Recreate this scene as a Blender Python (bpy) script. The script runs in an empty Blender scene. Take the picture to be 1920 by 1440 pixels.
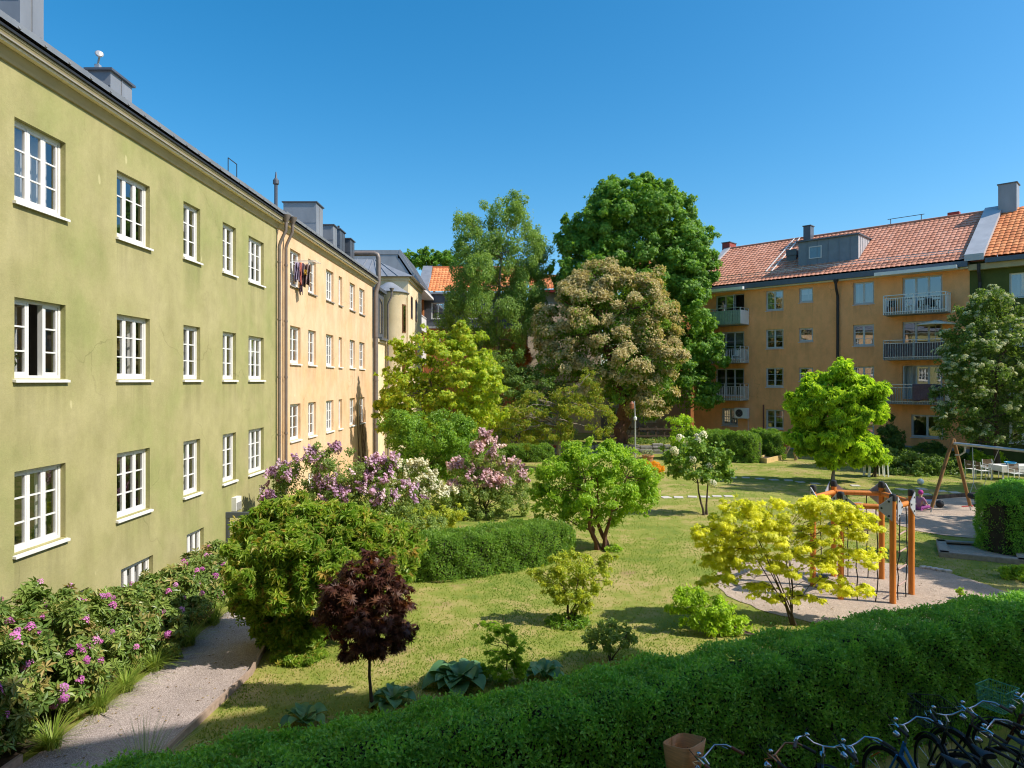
import bpy, bmesh, math, random
import numpy as np
from mathutils import Vector, Matrix
rng = np.random.default_rng(11); random.seed(5)
S = bpy.context.scene
COL = S.collection
F = 1280.0; HOR = 714.0; CZ = 5.0          # lens in photo pixels, horizon row, eye height

def gp(px, py, z=0.0):
    Y = (CZ - z) * F / (py - HOR); return Vector(((px - 960) / F * Y, Y, z))
def wp(px, py, Y):
    return Vector(((px - 960) / F * Y, Y, CZ - (py - HOR) / F * Y))

# ---------------------------------------------------------------- materials
def nn(nt, t, **kw):
    n = nt.nodes.new(t)
    for k, v in kw.items(): setattr(n, k, v)
    return n
def newmat(name):
    m = bpy.data.materials.new(name); m.use_nodes = True
    nt = m.node_tree; p = nt.nodes['Principled BSDF']
    return m, nt, p
def ramp(nt, stops, interp='LINEAR'):
    r = nn(nt, 'ShaderNodeValToRGB'); cr = r.color_ramp; cr.interpolation = interp
    while len(cr.elements) > 1: cr.elements.remove(cr.elements[-1])
    cr.elements[0].position = stops[0][0]; cr.elements[0].color = (*stops[0][1], 1)
    for p, c in stops[1:]:
        e = cr.elements.new(p); e.color = (*c, 1)
    return r
def noise(nt, vec, scale, detail=4, rough=.55, stretch=None):
    if stretch:
        mp = nn(nt, 'ShaderNodeMapping'); mp.inputs['Scale'].default_value = stretch
        nt.links.new(vec, mp.inputs[0]); vec = mp.outputs[0]
    n = nn(nt, 'ShaderNodeTexNoise'); n.inputs['Scale'].default_value = scale
    n.inputs['Detail'].default_value = detail; n.inputs['Roughness'].default_value = rough
    nt.links.new(vec, n.inputs['Vector']); return n.outputs[0]
def mixc(nt, fac, a, b, mode='MIX'):
    m = nn(nt, 'ShaderNodeMix', data_type='RGBA', blend_type=mode)
    for sock, v in ((m.inputs[0], fac), (m.inputs[6], a), (m.inputs[7], b)):
        if isinstance(v, (int, float)): sock.default_value = v
        elif isinstance(v, tuple): sock.default_value = (*v, 1)
        else: nt.links.new(v, sock)
    return m.outputs[2]
def bump(nt, p, h, strength=.3, dist=.02):
    b = nn(nt, 'ShaderNodeBump'); b.inputs['Strength'].default_value = strength; b.inputs['Distance'].default_value = dist
    nt.links.new(h, b.inputs['Height']); nt.links.new(b.outputs[0], p.inputs['Normal'])
def mat(name, c, rough=.6, var=.15, scale=6, metal=0, bmp=0, bscale=60, stretch=None, spec=.4):
    m, nt, p = newmat(name)
    pos = nn(nt, 'ShaderNodeNewGeometry').outputs['Position']
    f = noise(nt, pos, scale, stretch=stretch)
    r = ramp(nt, [(.3, tuple(x * (1 - var) for x in c)), (.7, tuple(min(1, x * (1 + var)) for x in c))])
    nt.links.new(f, r.inputs[0]); nt.links.new(r.outputs[0], p.inputs['Base Color'])
    p.inputs['Roughness'].default_value = rough; p.inputs['Metallic'].default_value = metal
    p.inputs['Specular IOR Level'].default_value = spec
    if bmp: bump(nt, p, noise(nt, pos, bscale, 3), bmp, .01)
    return m
def stucco(name, c, dirt, pale, bm_=.3):
    m, nt, p = newmat(name)
    pos = nn(nt, 'ShaderNodeNewGeometry').outputs['Position']
    a = noise(nt, pos, .55, 6, .62)
    b = noise(nt, pos, 1.7, 6, .65, (1, 1, .7))
    st = noise(nt, pos, 3.0, 3, .5, (1, 1, .07))
    r1 = ramp(nt, [(.34, dirt), (.5, c), (.7, pale)]); nt.links.new(a, r1.inputs[0])
    r2 = ramp(nt, [(.3, (.86, .86, .84)), (.6, (1.03, 1.03, 1.02))]); nt.links.new(b, r2.inputs[0])
    r3 = ramp(nt, [(.36, (.84, .83, .78)), (.5, (1, 1, 1))]); nt.links.new(st, r3.inputs[0])
    x = mixc(nt, 1.0, r1.outputs[0], r2.outputs[0], 'MULTIPLY')
    x = mixc(nt, .22, x, r3.outputs[0], 'MULTIPLY')
    # small pale scuffs
    sc = noise(nt, pos, 3.3, 2, .5, (1, 1, .5)); r4 = ramp(nt, [(.745, (0, 0, 0)), (.77, (1, 1, 1))]); nt.links.new(sc, r4.inputs[0])
    mm = nn(nt, 'ShaderNodeMath', operation='MULTIPLY'); mm.inputs[1].default_value = .35; nt.links.new(r4.outputs[0], mm.inputs[0])
    x = mixc(nt, mm.outputs[0], x, tuple(min(1, v * 1.5 + .08) for v in pale))
    at = nn(nt, 'ShaderNodeAttribute', attribute_name='stain'); s3 = ramp(nt, [(.38, (1, 1, 1)), (.62, (0, 0, 0))]); nt.links.new(noise(nt, pos, 4.5, 4, .6, (1, 1, .05)), s3.inputs[0])
    sm = nn(nt, 'ShaderNodeMath', operation='MULTIPLY'); nt.links.new(at.outputs['Fac'], sm.inputs[0]); nt.links.new(s3.outputs[0], sm.inputs[1])
    s4 = nn(nt, 'ShaderNodeMath', operation='MULTIPLY'); s4.inputs[1].default_value = .5; nt.links.new(sm.outputs[0], s4.inputs[0])
    x = mixc(nt, s4.outputs[0], x, tuple(v * .55 for v in c))
    gr = ramp(nt, [(.3, (.93, .93, .92)), (.7, (1.05, 1.05, 1.04))]); nt.links.new(noise(nt, pos, 22, 5, .7), gr.inputs[0]); x = mixc(nt, 1., x, gr.outputs[0], 'MULTIPLY')
    wv = nn(nt, 'ShaderNodeVectorMath', operation='ADD'); tn = nn(nt, 'ShaderNodeTexNoise'); tn.inputs['Scale'].default_value = 1.3; tn.inputs['Detail'].default_value = 5; nt.links.new(pos, tn.inputs['Vector'])
    nt.links.new(pos, wv.inputs[0]); nt.links.new(tn.outputs['Color'], wv.inputs[1])
    vo = nn(nt, 'ShaderNodeTexVoronoi', feature='DISTANCE_TO_EDGE'); vo.inputs['Scale'].default_value = .33; nt.links.new(wv.outputs[0], vo.inputs['Vector'])
    cr_ = ramp(nt, [(.0, (.72, .72, .70)), (.006, (1, 1, 1))]); nt.links.new(vo.outputs['Distance'], cr_.inputs[0])
    mk = ramp(nt, [(.5, (0, 0, 0)), (.62, (1, 1, 1))]); nt.links.new(noise(nt, pos, .4, 2), mk.inputs[0]); x = mixc(nt, mk.outputs[0], x, mixc(nt, 1., x, cr_.outputs[0], 'MULTIPLY'))
    nt.links.new(x, p.inputs['Base Color']); p.inputs['Roughness'].default_value = .9
    p.inputs['Specular IOR Level'].default_value = .2
    h = nn(nt, 'ShaderNodeMath', operation='ADD'); nt.links.new(noise(nt, pos, 45, 4), h.inputs[0]); nt.links.new(noise(nt, pos, 5, 3), h.inputs[1])
    bump(nt, p, h.outputs[0], bm_, .015)
    return m
def leafmat(name, c1, c2, c3=None, trans=.5, rough=.45, warm=1.1, spec=.35):
    """leaf colour varies leaf by leaf (attribute var.x) and spray by spray (var.y)"""
    m, nt, p = newmat(name)
    at = nn(nt, 'ShaderNodeAttribute', attribute_name='var')
    sp = nn(nt, 'ShaderNodeSeparateXYZ'); nt.links.new(at.outputs['Vector'], sp.inputs[0])
    stops = [(.1, c1), (.9, c2)] if c3 is None else [(.05, c1), (.78, c2), (1., c3)]
    r = ramp(nt, stops); nt.links.new(sp.outputs[0], r.inputs[0])
    g = ramp(nt, [(0, (.8, .84, .82)), (1, (1.3, 1.24, 1.1))]); nt.links.new(sp.outputs[1], g.inputs[0])
    x = mixc(nt, 1.0, r.outputs[0], g.outputs[0], 'MULTIPLY')
    nt.links.new(x, p.inputs['Base Color']); p.inputs['Roughness'].default_value = rough
    p.inputs['Specular IOR Level'].default_value = spec
    tr = nn(nt, 'ShaderNodeBsdfTranslucent')
    y = mixc(nt, 1.0, x, (1.25 * warm, 1.25, .6), 'MULTIPLY'); nt.links.new(y, tr.inputs[0])
    ms = nn(nt, 'ShaderNodeMixShader'); ms.inputs[0].default_value = trans
    nt.links.new(p.outputs[0], ms.inputs[1]); nt.links.new(tr.outputs[0], ms.inputs[2])
    nt.links.new(ms.outputs[0], nt.nodes['Material Output'].inputs[0])
    return m
def glassmat(name, tint, refl=.10):
    m, nt, p = newmat(name)
    lw = nn(nt, 'ShaderNodeLayerWeight'); lw.inputs[0].default_value = .5
    ma = nn(nt, 'ShaderNodeMath', operation='MULTIPLY_ADD', use_clamp=True)
    pw = nn(nt, 'ShaderNodeMath', operation='POWER'); pw.inputs[1].default_value = 3.0
    nt.links.new(lw.outputs['Facing'], pw.inputs[0]); nt.links.new(pw.outputs[0], ma.inputs[0])
    ma.inputs[1].default_value = .85; ma.inputs[2].default_value = refl
    tr = nn(nt, 'ShaderNodeBsdfTransparent'); tr.inputs[0].default_value = (*tint, 1)
    gl = nn(nt, 'ShaderNodeBsdfGlossy'); gl.inputs['Roughness'].default_value = .015; gl.inputs[0].default_value = (.95, .97, 1, 1)
    pos = nn(nt, 'ShaderNodeNewGeometry').outputs['Position']
    b = nn(nt, 'ShaderNodeBump'); b.inputs['Strength'].default_value = .02; b.inputs['Distance'].default_value = .02
    nt.links.new(noise(nt, pos, 2.2, 2), b.inputs['Height']); nt.links.new(b.outputs[0], gl.inputs['Normal'])
    ms = nn(nt, 'ShaderNodeMixShader'); nt.links.new(ma.outputs[0], ms.inputs[0])
    nt.links.new(tr.outputs[0], ms.inputs[1]); nt.links.new(gl.outputs[0], ms.inputs[2])
    nt.links.new(ms.outputs[0], nt.nodes['Material Output'].inputs[0]); return m

# ---------------------------------------------------------------- objects
WORLD = {}
def wmat(o): return WORLD.get(o.name, Matrix())
def link(o, parent=None):
    COL.objects.link(o)
    if parent is not None:
        o.parent = parent; o.matrix_parent_inverse = wmat(parent).inverted()
    return o
def tag(o, label=None, cat=None, group=None, kind=None):
    if label: o['label'] = label
    if cat: o['category'] = cat
    if group: o['group'] = group
    if kind: o['kind'] = kind
    return o
def thing(name, label, cat, loc=(0, 0, 0), group=None):
    o = bpy.data.objects.new(name, None); o.empty_display_size = .2
    COL.objects.link(o); o.location = loc; WORLD[o.name] = Matrix.Translation(loc)
    return tag(o, label, cat, group)
def place(root, loc, rz=0.0, scale=1.0):
    root.location = loc; root.rotation_euler = (0, 0, rz); root.scale = (scale,) * 3
def dup(root, loc, rz=0, scale=None, label=None):
    def cp(o, par):
        c = o.copy(); COL.objects.link(c); c.parent = par
        for ch in list(o.children): cp(ch, c)
        return c
    r = cp(root, None); r.location = loc; r.rotation_euler = (0, 0, rz)
    if scale: r.scale = (scale,) * 3
    if label: r['label'] = label
    return r

class MB:
    def __init__(s): s.v = []; s.f = []; s.M = None; s.mi = []; s.cur = 0
    def add(s, vs, fs):
        o = len(s.v)
        s.v += [tuple(s.M @ Vector(v)) if s.M is not None else tuple(v) for v in vs]
        s.f += [tuple(i + o for i in f) for f in fs]; s.mi += [s.cur] * len(fs)
    def hexa(s, c):      # 8 corners: 4 bottom ccw, 4 top ccw
        s.add(c, [(3, 2, 1, 0), (4, 5, 6, 7), (0, 1, 5, 4), (1, 2, 6, 5), (2, 3, 7, 6), (3, 0, 4, 7)])
    def box(s, x0, x1, y0, y1, z0, z1):
        s.hexa([(x0, y0, z0), (x1, y0, z0), (x1, y1, z0), (x0, y1, z0), (x0, y0, z1), (x1, y0, z1), (x1, y1, z1), (x0, y1, z1)])
    def fbox(s, fc, t0, t1, d0, d1, z0, z1):   # box in facade coordinates (along, outwards, up)
        P = fc.P
        s.hexa([P(t0, z0, d1), P(t1, z0, d1), P(t1, z0, d0), P(t0, z0, d0), P(t0, z1, d1), P(t1, z1, d1), P(t1, z1, d0), P(t0, z1, d0)])
    def quad(s, a, b, c, d): s.add([a, b, c, d], [(0, 1, 2, 3)])
    def bar(s, a, b, w, h=None, up=(0, 0, 1)):
        a = Vector(a); b = Vector(b); h = h or w; d = (b - a).normalized(); u = Vector(up)
        if abs(d.dot(u)) > .98: u = Vector((1, 0, 0))
        x = d.cross(u).normalized() * w / 2; y = x.cross(d).normalized() * h / 2
        s.hexa([a - x - y, a + x - y, a + x + y, a - x + y, b - x - y, b + x - y, b + x + y, b - x + y])
    def tube(s, pts, r, n=8, cap=True):
        pts = [Vector(p) for p in pts]; m = len(pts)
        rs = r if isinstance(r, (list, tuple)) else [r] * m
        vs = []; fs = []; prev = None
        for i, p in enumerate(pts):
            d = (pts[min(i + 1, m - 1)] - pts[max(i - 1, 0)]).normalized()
            if prev is None: x = d.cross(Vector((0, 0, 1)) if abs(d.z) < .95 else Vector((1, 0, 0))).normalized()
            else: x = (prev - d * prev.dot(d)).normalized()
            prev = x; y = d.cross(x)
            for k in range(n):
                a = 2 * math.pi * k / n; vs.append(p + (x * math.cos(a) + y * math.sin(a)) * rs[i])
        for i in range(m - 1):
            for k in range(n):
                k2 = (k + 1) % n; fs.append((i * n + k, i * n + k2, (i + 1) * n + k2, (i + 1) * n + k))
        if cap: fs += [tuple(range(n - 1, -1, -1)), tuple((m - 1) * n + k for k in range(n))]
        s.add(vs, fs)
    def lathe(s, c, prof, n=16, axis=(0, 0, 1)):
        ax = Vector(axis).normalized(); x = ax.orthogonal().normalized(); y = ax.cross(x); c = Vector(c)
        vs = []; fs = []
        for r, h in prof:
            for k in range(n):
                a = 2 * math.pi * k / n; vs.append(c + ax * h + (x * math.cos(a) + y * math.sin(a)) * max(r, 1e-4))
        for i in range(len(prof) - 1):
            for k in range(n):
                k2 = (k + 1) % n; fs.append((i * n + k, i * n + k2, (i + 1) * n + k2, (i + 1) * n + k))
        fs += [tuple(range(n - 1, -1, -1)), tuple((len(prof) - 1) * n + k for k in range(n))]
        s.add(vs, fs)
    def torus(s, c, R, r, axis=(0, 0, 1), n=28, m=8, sq=1.0):
        ax = Vector(axis).normalized(); x = ax.orthogonal().normalized(); y = ax.cross(x); c = Vector(c); vs = []; fs = []
        for i in range(n):
            a = 2 * math.pi * i / n; e = x * math.cos(a) + y * math.sin(a)
            for k in range(m):
                b = 2 * math.pi * k / m; vs.append(c + e * (R + r * math.cos(b)) + ax * r * sq * math.sin(b))
        for i in range(n):
            for k in range(m):
                i2 = (i + 1) % n; k2 = (k + 1) % m; fs.append((i * m + k, i2 * m + k, i2 * m + k2, i * m + k2))
        s.add(vs, fs)
    def ball(s, c, r, n=14, m=9, sc=(1, 1, 1)):
        c = Vector(c); vs = []; fs = []
        for i in range(m + 1):
            th = math.pi * i / m
            for k in range(n):
                a = 2 * math.pi * k / n
                vs.append(c + Vector((r * sc[0] * math.sin(th) * math.cos(a), r * sc[1] * math.sin(th) * math.sin(a), r * sc[2] * math.cos(th))))
        for i in range(m):
            for k in range(n):
                k2 = (k + 1) % n; fs.append((i * n + k, (i + 1) * n + k, (i + 1) * n + k2, i * n + k2))
        s.add(vs, fs)
    def extr(s, poly, z0, z1):      # horizontal polygon slab
        n = len(poly); vs = [(*p[:2], z0) for p in poly] + [(*p[:2], z1) for p in poly]
        s.add(vs, [tuple(range(n - 1, -1, -1)), tuple(range(n, 2 * n))] + [(i, (i + 1) % n, n + (i + 1) % n, n + i) for i in range(n)])
    def prof(s, fc, pts, t0, t1):   # profile (d, z) swept along a facade
        n = len(pts); vs = [fc.P(t0, z, d) for d, z in pts] + [fc.P(t1, z, d) for d, z in pts]
        s.add(vs, [(i, i + 1, n + i + 1, n + i) for i in range(n - 1)] + [tuple(range(n)), tuple(range(2 * n - 1, n - 1, -1))])
    def build(s, name, m, parent=None, smooth=False, bevel=0):
        me = bpy.data.meshes.new(name); me.from_pydata(s.v, [], s.f)
        for x in (m if isinstance(m, (list, tuple)) else [m]): me.materials.append(x)
        if any(s.mi): me.polygons.foreach_set('material_index', s.mi)
        bm = bmesh.new(); bm.from_mesh(me); bmesh.ops.recalc_face_normals(bm, faces=bm.faces); bm.to_mesh(me); bm.free()
        if smooth:
            me.polygons.foreach_set('use_smooth', [True] * len(me.polygons))
            try: me.set_sharp_from_angle(angle=math.radians(40))
            except Exception: pass
        o = link(bpy.data.objects.new(name, me), parent)
        if bevel:
            b = o.modifiers.new('edge', 'BEVEL'); b.width = bevel; b.segments = 2; b.limit_method = 'ANGLE'
        return o

class Facade:
    def __init__(s, o, u, n): s.o = Vector((*o, 0)); s.u = Vector((*u, 0)).normalized(); s.n = Vector((*n, 0)).normalized()
    def P(s, t, z, d=0.0):
        p = s.o + s.u * t + s.n * d; return Vector((p.x, p.y, z))
    def off(s, d): 
        p = s.o + s.n * d; return Facade((p.x, p.y), s.u[:2], s.n[:2])
    def tz(s, px, py):
        k = (px - 960) / F; t = (k * s.o.y - s.o.x) / (s.u.x - k * s.u.y); Y = s.o.y + s.u.y * t
        return t, CZ - (py - HOR) * Y / F
    def t(s, px): return s.tz(px, HOR)[0]
    def z(s, px, py): return s.tz(px, py)[1]

def raw_mesh(name, V, Fa, m, parent=None, var=None, smooth=False):
    """V (n,3) float, Fa (k,3) triangles"""
    me = bpy.data.meshes.new(name); n = len(V); k = len(Fa)
    me.vertices.add(n); me.vertices.foreach_set('co', np.ascontiguousarray(V, dtype=np.float32).ravel())
    me.loops.add(3 * k); me.loops.foreach_set('vertex_index', np.ascontiguousarray(Fa, dtype=np.int32).ravel())
    me.polygons.add(k); me.polygons.foreach_set('loop_start', np.arange(0, 3 * k, 3, dtype=np.int32))
    me.polygons.foreach_set('use_smooth', np.full(k, bool(smooth)))
    me.update(calc_edges=True)
    if var is not None:
        a = me.attributes.new('var', 'FLOAT_VECTOR', 'POINT'); a.data.foreach_set('vector', np.ascontiguousarray(var, dtype=np.float32).ravel())
    me.materials.append(m)
    return link(bpy.data.objects.new(name, me), parent)

# ---------------------------------------------------------------- leaves
def kite(w=.5, bend=-.12, fold=.1):
    return (np.array([(0, 0, 0), (-w / 2, .45, fold), (0, 1, bend), (w / 2, .45, fold)]), np.array([(0, 2, 1), (0, 3, 2)]))
def lobed(n=5, inner=.45, droop=-.15):
    v = [(0, .35, .03)]; tips = []
    ang = np.linspace(-2.25, 2.25, n)
    outl = [(0, 0, 0)]
    for i, a in enumerate(ang):
        L = .75 - .22 * abs(a) / 2.25
        outl.append((L * math.sin(a), .35 + L * math.cos(a), droop * (L / .7)))
        if i < n - 1:
            b = (a + ang[i + 1]) / 2; outl.append((inner * .55 * math.sin(b), .35 + inner * .55 * math.cos(b), 0))
    v += outl; k = len(outl)
    return np.array(v), np.array([(0, 1 + (i + 1) % k, 1 + i) for i in range(k)])
def whorl(n=6, w=.26, droop=-.35, spread=1.0, arc=2 * math.pi):
    V = []; T = []
    for i in range(n):
        a = arc * (i + .5) / n - arc / 2 + .15 * math.sin(i * 7.1); c, s_ = math.cos(a), math.sin(a); o = len(V)
        for (x, y, z) in ((0, .05, 0), (-w / 2, .55, .06), (0, 1, droop), (w / 2, .55, .06)):
            yy = y * spread; V.append((x * c + yy * s_, -x * s_ + yy * c, z))
        T += [(o, o + 2, o + 1), (o, o + 3, o + 2)]
    return np.array(V), np.array(T)
def rosette(n=7):       # small rounded flower head
    V = [(0, 0, .5)]; T = []
    for i in range(n):
        a = 2 * math.pi * i / n; V.append((.5 * math.cos(a), .5 * math.sin(a), .12))
    for i in range(n): T.append((0, 1 + i, 1 + (i + 1) % n))
    V2 = [(x * .6, y * .6, z - .35) for x, y, z in V[1:]]; o = len(V); V += V2
    for i in range(n):
        j = (i + 1) % n; T += [(1 + i, o + i, o + j), (1 + i, o + j, 1 + j)]
    return np.array(V, float), np.array(T)
def corymb(n=16, hgt=.35):   # domed head of many small florets
    V = []; T = []
    for j in range(n):
        r = .52 * math.sqrt((j + .5) / n); a = j * 2.4; z = hgt * (1 - (r / .55) ** 2) - .05; c = np.array((r * math.cos(a), r * math.sin(a), z)); o = len(V)
        nrm = np.array((math.cos(a) * r * 1.6, math.sin(a) * r * 1.6, .6)); nrm /= np.linalg.norm(nrm); t = np.cross(nrm, (.3, .2, 1.)); t /= np.linalg.norm(t); b = np.cross(nrm, t); s_ = .17 + .04 * math.sin(j * 5.)
        V += [c + t * s_, c + b * s_ * .9 + nrm * .04, c - t * s_, c - b * s_ * .9 + nrm * .05]; T += [(o, o + 1, o + 2), (o, o + 2, o + 3)]
    return np.array(V), np.array(T)
def panicle(n=5, m=3):  # upright cone of florets
    V = []; T = []
    for j in range(m * n):
        h = (j + .5) / (m * n); a = j * 2.4; r = .34 * (1 - h) + .05; s_ = .2
        c = np.array((r * math.cos(a), r * math.sin(a), h * 1.2)); o = len(V)
        e = np.array((math.cos(a), math.sin(a), .5)); t = np.array((-math.sin(a), math.cos(a), 0)); b = np.cross(e, t)
        V += [c + t * s_, c + b * s_, c - t * s_, c - b * s_ + e * .05]; T += [(o, o + 1, o + 2), (o, o + 2, o + 3)]
    return np.array(V), np.array(T)
KITE = kite(); NARROW = kite(.3, -.25, .06); ROUND = kite(.8, -.1, .1); STAR = lobed(5); STAR7 = lobed(7, .35, -.12)
WHORL = whorl(7, .34, -.1); WHORL5 = whorl(5, .3, -.45, 1, 4.6); PALM = whorl(5, .42, -.5, 1, 3.6); ROSE = rosette(); CORYMB = corymb(); HEAD = corymb(20, .7); PAN = panicle()
FERN = whorl(7, .2, -.18, 1, 3.4)

def unit(n):
    v = rng.normal(size=(n, 3)); return v / np.linalg.norm(v, axis=1)[:, None]
def norm(v): return v / np.maximum(np.linalg.norm(v, axis=1), 1e-9)[:, None]
def leaves(P, N, size, tmpl, cl=None, droop=.3, jit=.45, D=None, svar=.3):
    """instances of one leaf template: P points, N leaf normals, D preferred tip direction"""
    n = len(P); T, Fc = tmpl
    N = norm(N + rng.normal(size=(n, 3)) * jit)
    D0 = rng.normal(size=(n, 3)) if D is None else D + rng.normal(size=(n, 3)) * .45
    D0 = norm(D0) + np.array((0, 0, -droop))
    D0 = norm(D0 - N * np.sum(D0 * N, axis=1)[:, None]); X = np.cross(D0, N)
    s = size * (1 + svar * (rng.random(n) * 2 - 1))
    V = P[:, None, :] + s[:, None, None] * (T[None, :, 0:1] * X[:, None, :] + T[None, :, 1:2] * D0[:, None, :] + T[None, :, 2:3] * N[:, None, :])
    k = len(T); Fa = (Fc[None] + (np.arange(n) * k)[:, None, None]).reshape(-1, 3)
    var = np.zeros((n, 3)); var[:, 0] = rng.random(n); var[:, 1] = rng.random(n) * .4 + (.3 if cl is None else cl * .6)
    return V.reshape(-1, 3), Fa, np.repeat(var, k, axis=0)
def cat(parts):
    V = []; Fa = []; A = []; o = 0
    for v, f, a in parts: V.append(v); Fa.append(f + o); A.append(a); o += len(v)
    return np.concatenate(V), np.concatenate(Fa), np.concatenate(A)

def blobs_px(lst, Y, depth=.9, dy=None):
    """ellipsoids read off the photo: (px, py, rx, ry[, dY]) at distance Y -> world centre, radii"""
    out = []
    for b in lst:
        px, py, rx, ry = b[:4]; d = b[4] if len(b) > 4 else 0
        c = wp(px, py, Y + d); k = (Y + d) / F
        out.append((c.x, c.y, c.z, rx * k, (rx + ry) / 2 * k * depth, ry * k))
    return np.array(out)
def crown(bl, n, nclump, rc=(.2, .38), flat=.75, inner=.16, up=.45, shell=.6, low=-.75):
    """sprays (clumps) of leaf positions over the blobs -> P, N, per-leaf clump shade, outward"""
    nclump = int(nclump * 1.9); sat = []
    for q in bl:                                  # smaller lobes break the outline of every big one
        for _ in range(4):
            u = unit(1)[0]
            if u[2] < -.5: continue
            k = rng.uniform(.28, .5); sat.append((*(q[:3] + u * q[3:] * rng.uniform(.75, 1.02)), *(q[3:] * k)))
        for _ in range(3):                        # and single shoots stick out of it
            u = unit(1)[0]; u[2] = abs(u[2]) if rng.random() < .6 else u[2]; k = rng.uniform(.13, .24)
            if u[2] > -.4: sat.append((*(q[:3] + u * q[3:] * rng.uniform(1.04, 1.28)), *(q[3:] * k * np.array((.8, .8, 1.3)))))
    b0 = bl; bl = np.concatenate([bl, np.array(sat)])
    w = (bl[:, 3] * bl[:, 5]) ** .8; w /= w.sum()
    C = []; R = []; B = []; tries = 0
    while len(C) < nclump and tries < 60:
        tries += 1; m = nclump * 2
        b = rng.choice(len(bl), m, p=w); u = unit(m); u = u[(u[:, 2] > low)]; b = b[:len(u)]
        c = bl[b, :3] + u * bl[b, 3:] * rng.uniform(.7, 1.06, (len(u), 1))
        q = np.sqrt((((c[:, None, :] - bl[None, :, :3]) / bl[None, :, 3:]) ** 2).sum(2)).min(1)
        ok = q > .6
        for i in np.nonzero(ok)[0]:
            if len(C) >= nclump: break
            C.append(c[i]); B.append(b[i]); R.append(.72 * rng.uniform(*rc) * (bl[b[i], 3:].mean() * .45 + .55 * b0[:, 3:].mean()))
    C = np.array(C); R = np.array(R); B = np.array(B); nc = len(C)
    shade = rng.random(nc)
    ni = int(n * inner); no = n - ni
    ww = R ** 2; k = rng.choice(nc, no, p=ww / ww.sum())
    u = unit(no); rad = rng.random(no) ** (1 / 3) * (1 - shell) + shell * rng.uniform(.75, 1.05, no) + rng.exponential(.16, no) * (rng.random(no) < .35)
    P = C[k] + u * np.array((1, 1, flat)) * (R[k] * rad)[:, None]
    out = norm((P - bl[B[k], :3]) / bl[B[k], 3:])
    N = norm(out * .6 + u * .7 + np.array((0, 0, up)))
    b = rng.choice(len(bl), ni, p=w); u2 = unit(ni)
    P2 = bl[b, :3] + u2 * bl[b, 3:] * rng.uniform(.3, .85, (ni, 1)); N2 = norm(u2 + np.array((0, 0, .6)))
    return np.concatenate([P, P2]), np.concatenate([N, N2]), np.concatenate([shade[k], rng.random(ni)]), np.concatenate([out, u2]), C
def limb(m, a, b, r0, r1, n=5, wob=.06, seg=6, sag=0.0):
    a = Vector(a); b = Vector(b); L = (b - a).length; pts = []; rs = []
    for i in range(n + 1):
        f = i / n; p = a.lerp(b, f)
        if 0 < i < n: p += Vector((random.uniform(-1, 1), random.uniform(-1, 1), random.uniform(-1, 1))) * wob * L
        p.z += sag * math.sin(f * math.pi) * L
        pts.append(p); rs.append(r0 + (r1 - r0) * f)
    m.tube(pts, rs, seg); return pts
SKY = (1.0, 1.2, 3.2, 1.4, .112, .49); SUN = 3.25; EXPO = 0.8
# ---------------------------------------------------------------- shared materials
M = {}
M['green'] = stucco('green_plaster', (.395, .36, .168), (.335, .335, .135), (.455, .405, .21))
M['yellow'] = stucco('yellow_plaster', (.78, .525, .32), (.76, .485, .265), (.80, .56, .36))
M['cream'] = stucco('cream_plaster', (.82, .66, .43), (.80, .62, .38), (.84, .69, .48))
M['orange'] = stucco('orange_plaster', (.96, .45, .19), (.94, .435, .18), (.97, .465, .20), .06)
M['darkgreen'] = stucco('dark_green_plaster', (.10, .12, .035), (.09, .11, .03), (.12, .14, .04))
M['rust'] = stucco('rust_plaster', (.47, .19, .075), (.44, .17, .065), (.5, .21, .09))
M['pink'] = stucco('pale_pink_plaster', (.68, .55, .44), (.64, .52, .41), (.72, .58, .48))
M['greywall'] = stucco('grey_plaster', (.42, .42, .43), (.38, .38, .39), (.46, .46, .46))
M['white'] = mat('white_paint', (.78, .77, .74), .45, .05, 3)
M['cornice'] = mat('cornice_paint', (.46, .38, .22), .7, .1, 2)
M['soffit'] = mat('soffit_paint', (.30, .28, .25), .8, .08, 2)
M['zinc'] = mat('zinc_sheet', (.30, .31, .33), .5, .14, 1.5, .35, stretch=(1, 1, .4))
M['zinclight'] = mat('pale_zinc_sheet', (.47, .47, .48), .5, .1, 1.5, .2)
M['zincdark'] = mat('dark_zinc_sheet', (.11, .125, .15), .45, .14, 1.5, .3)
M['pipe'] = mat('grey_brown_pipe', (.20, .165, .145), .5, .15, 3, .2)
M['black'] = mat('black_gutter', (.03, .03, .033), .5, .2)
M['blue_trim'] = mat('blue_grey_trim', (.09, .12, .16), .5, .1)
M['greyframe'] = mat('grey_window_frame', (.55, .57, .58), .5, .05)
M['curtain'] = mat('curtain_cloth', (.72, .70, .66), .9, .06, 8)
M['blind'] = mat('roller_blind', (.80, .77, .72), .9, .04, 4)
M['redtrim'] = mat('red_trim', (.25, .03, .03), .5, .1)
M['steel'] = mat('galvanised_steel', (.5, .5, .5), .4, .12, 8, .5)
M['room'] = mat('room_wall', (.42, .39, .35), .9, .2, 1)
M['glass'] = glassmat('window_glass', (.80, .81, .82), .14)
M['glass2'] = glassmat('far_window_glass', (.50, .52, .55), .22)
M['plinth'] = mat('plinth', (.27, .28, .32), .9, .15, 2, bmp=.3)

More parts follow.
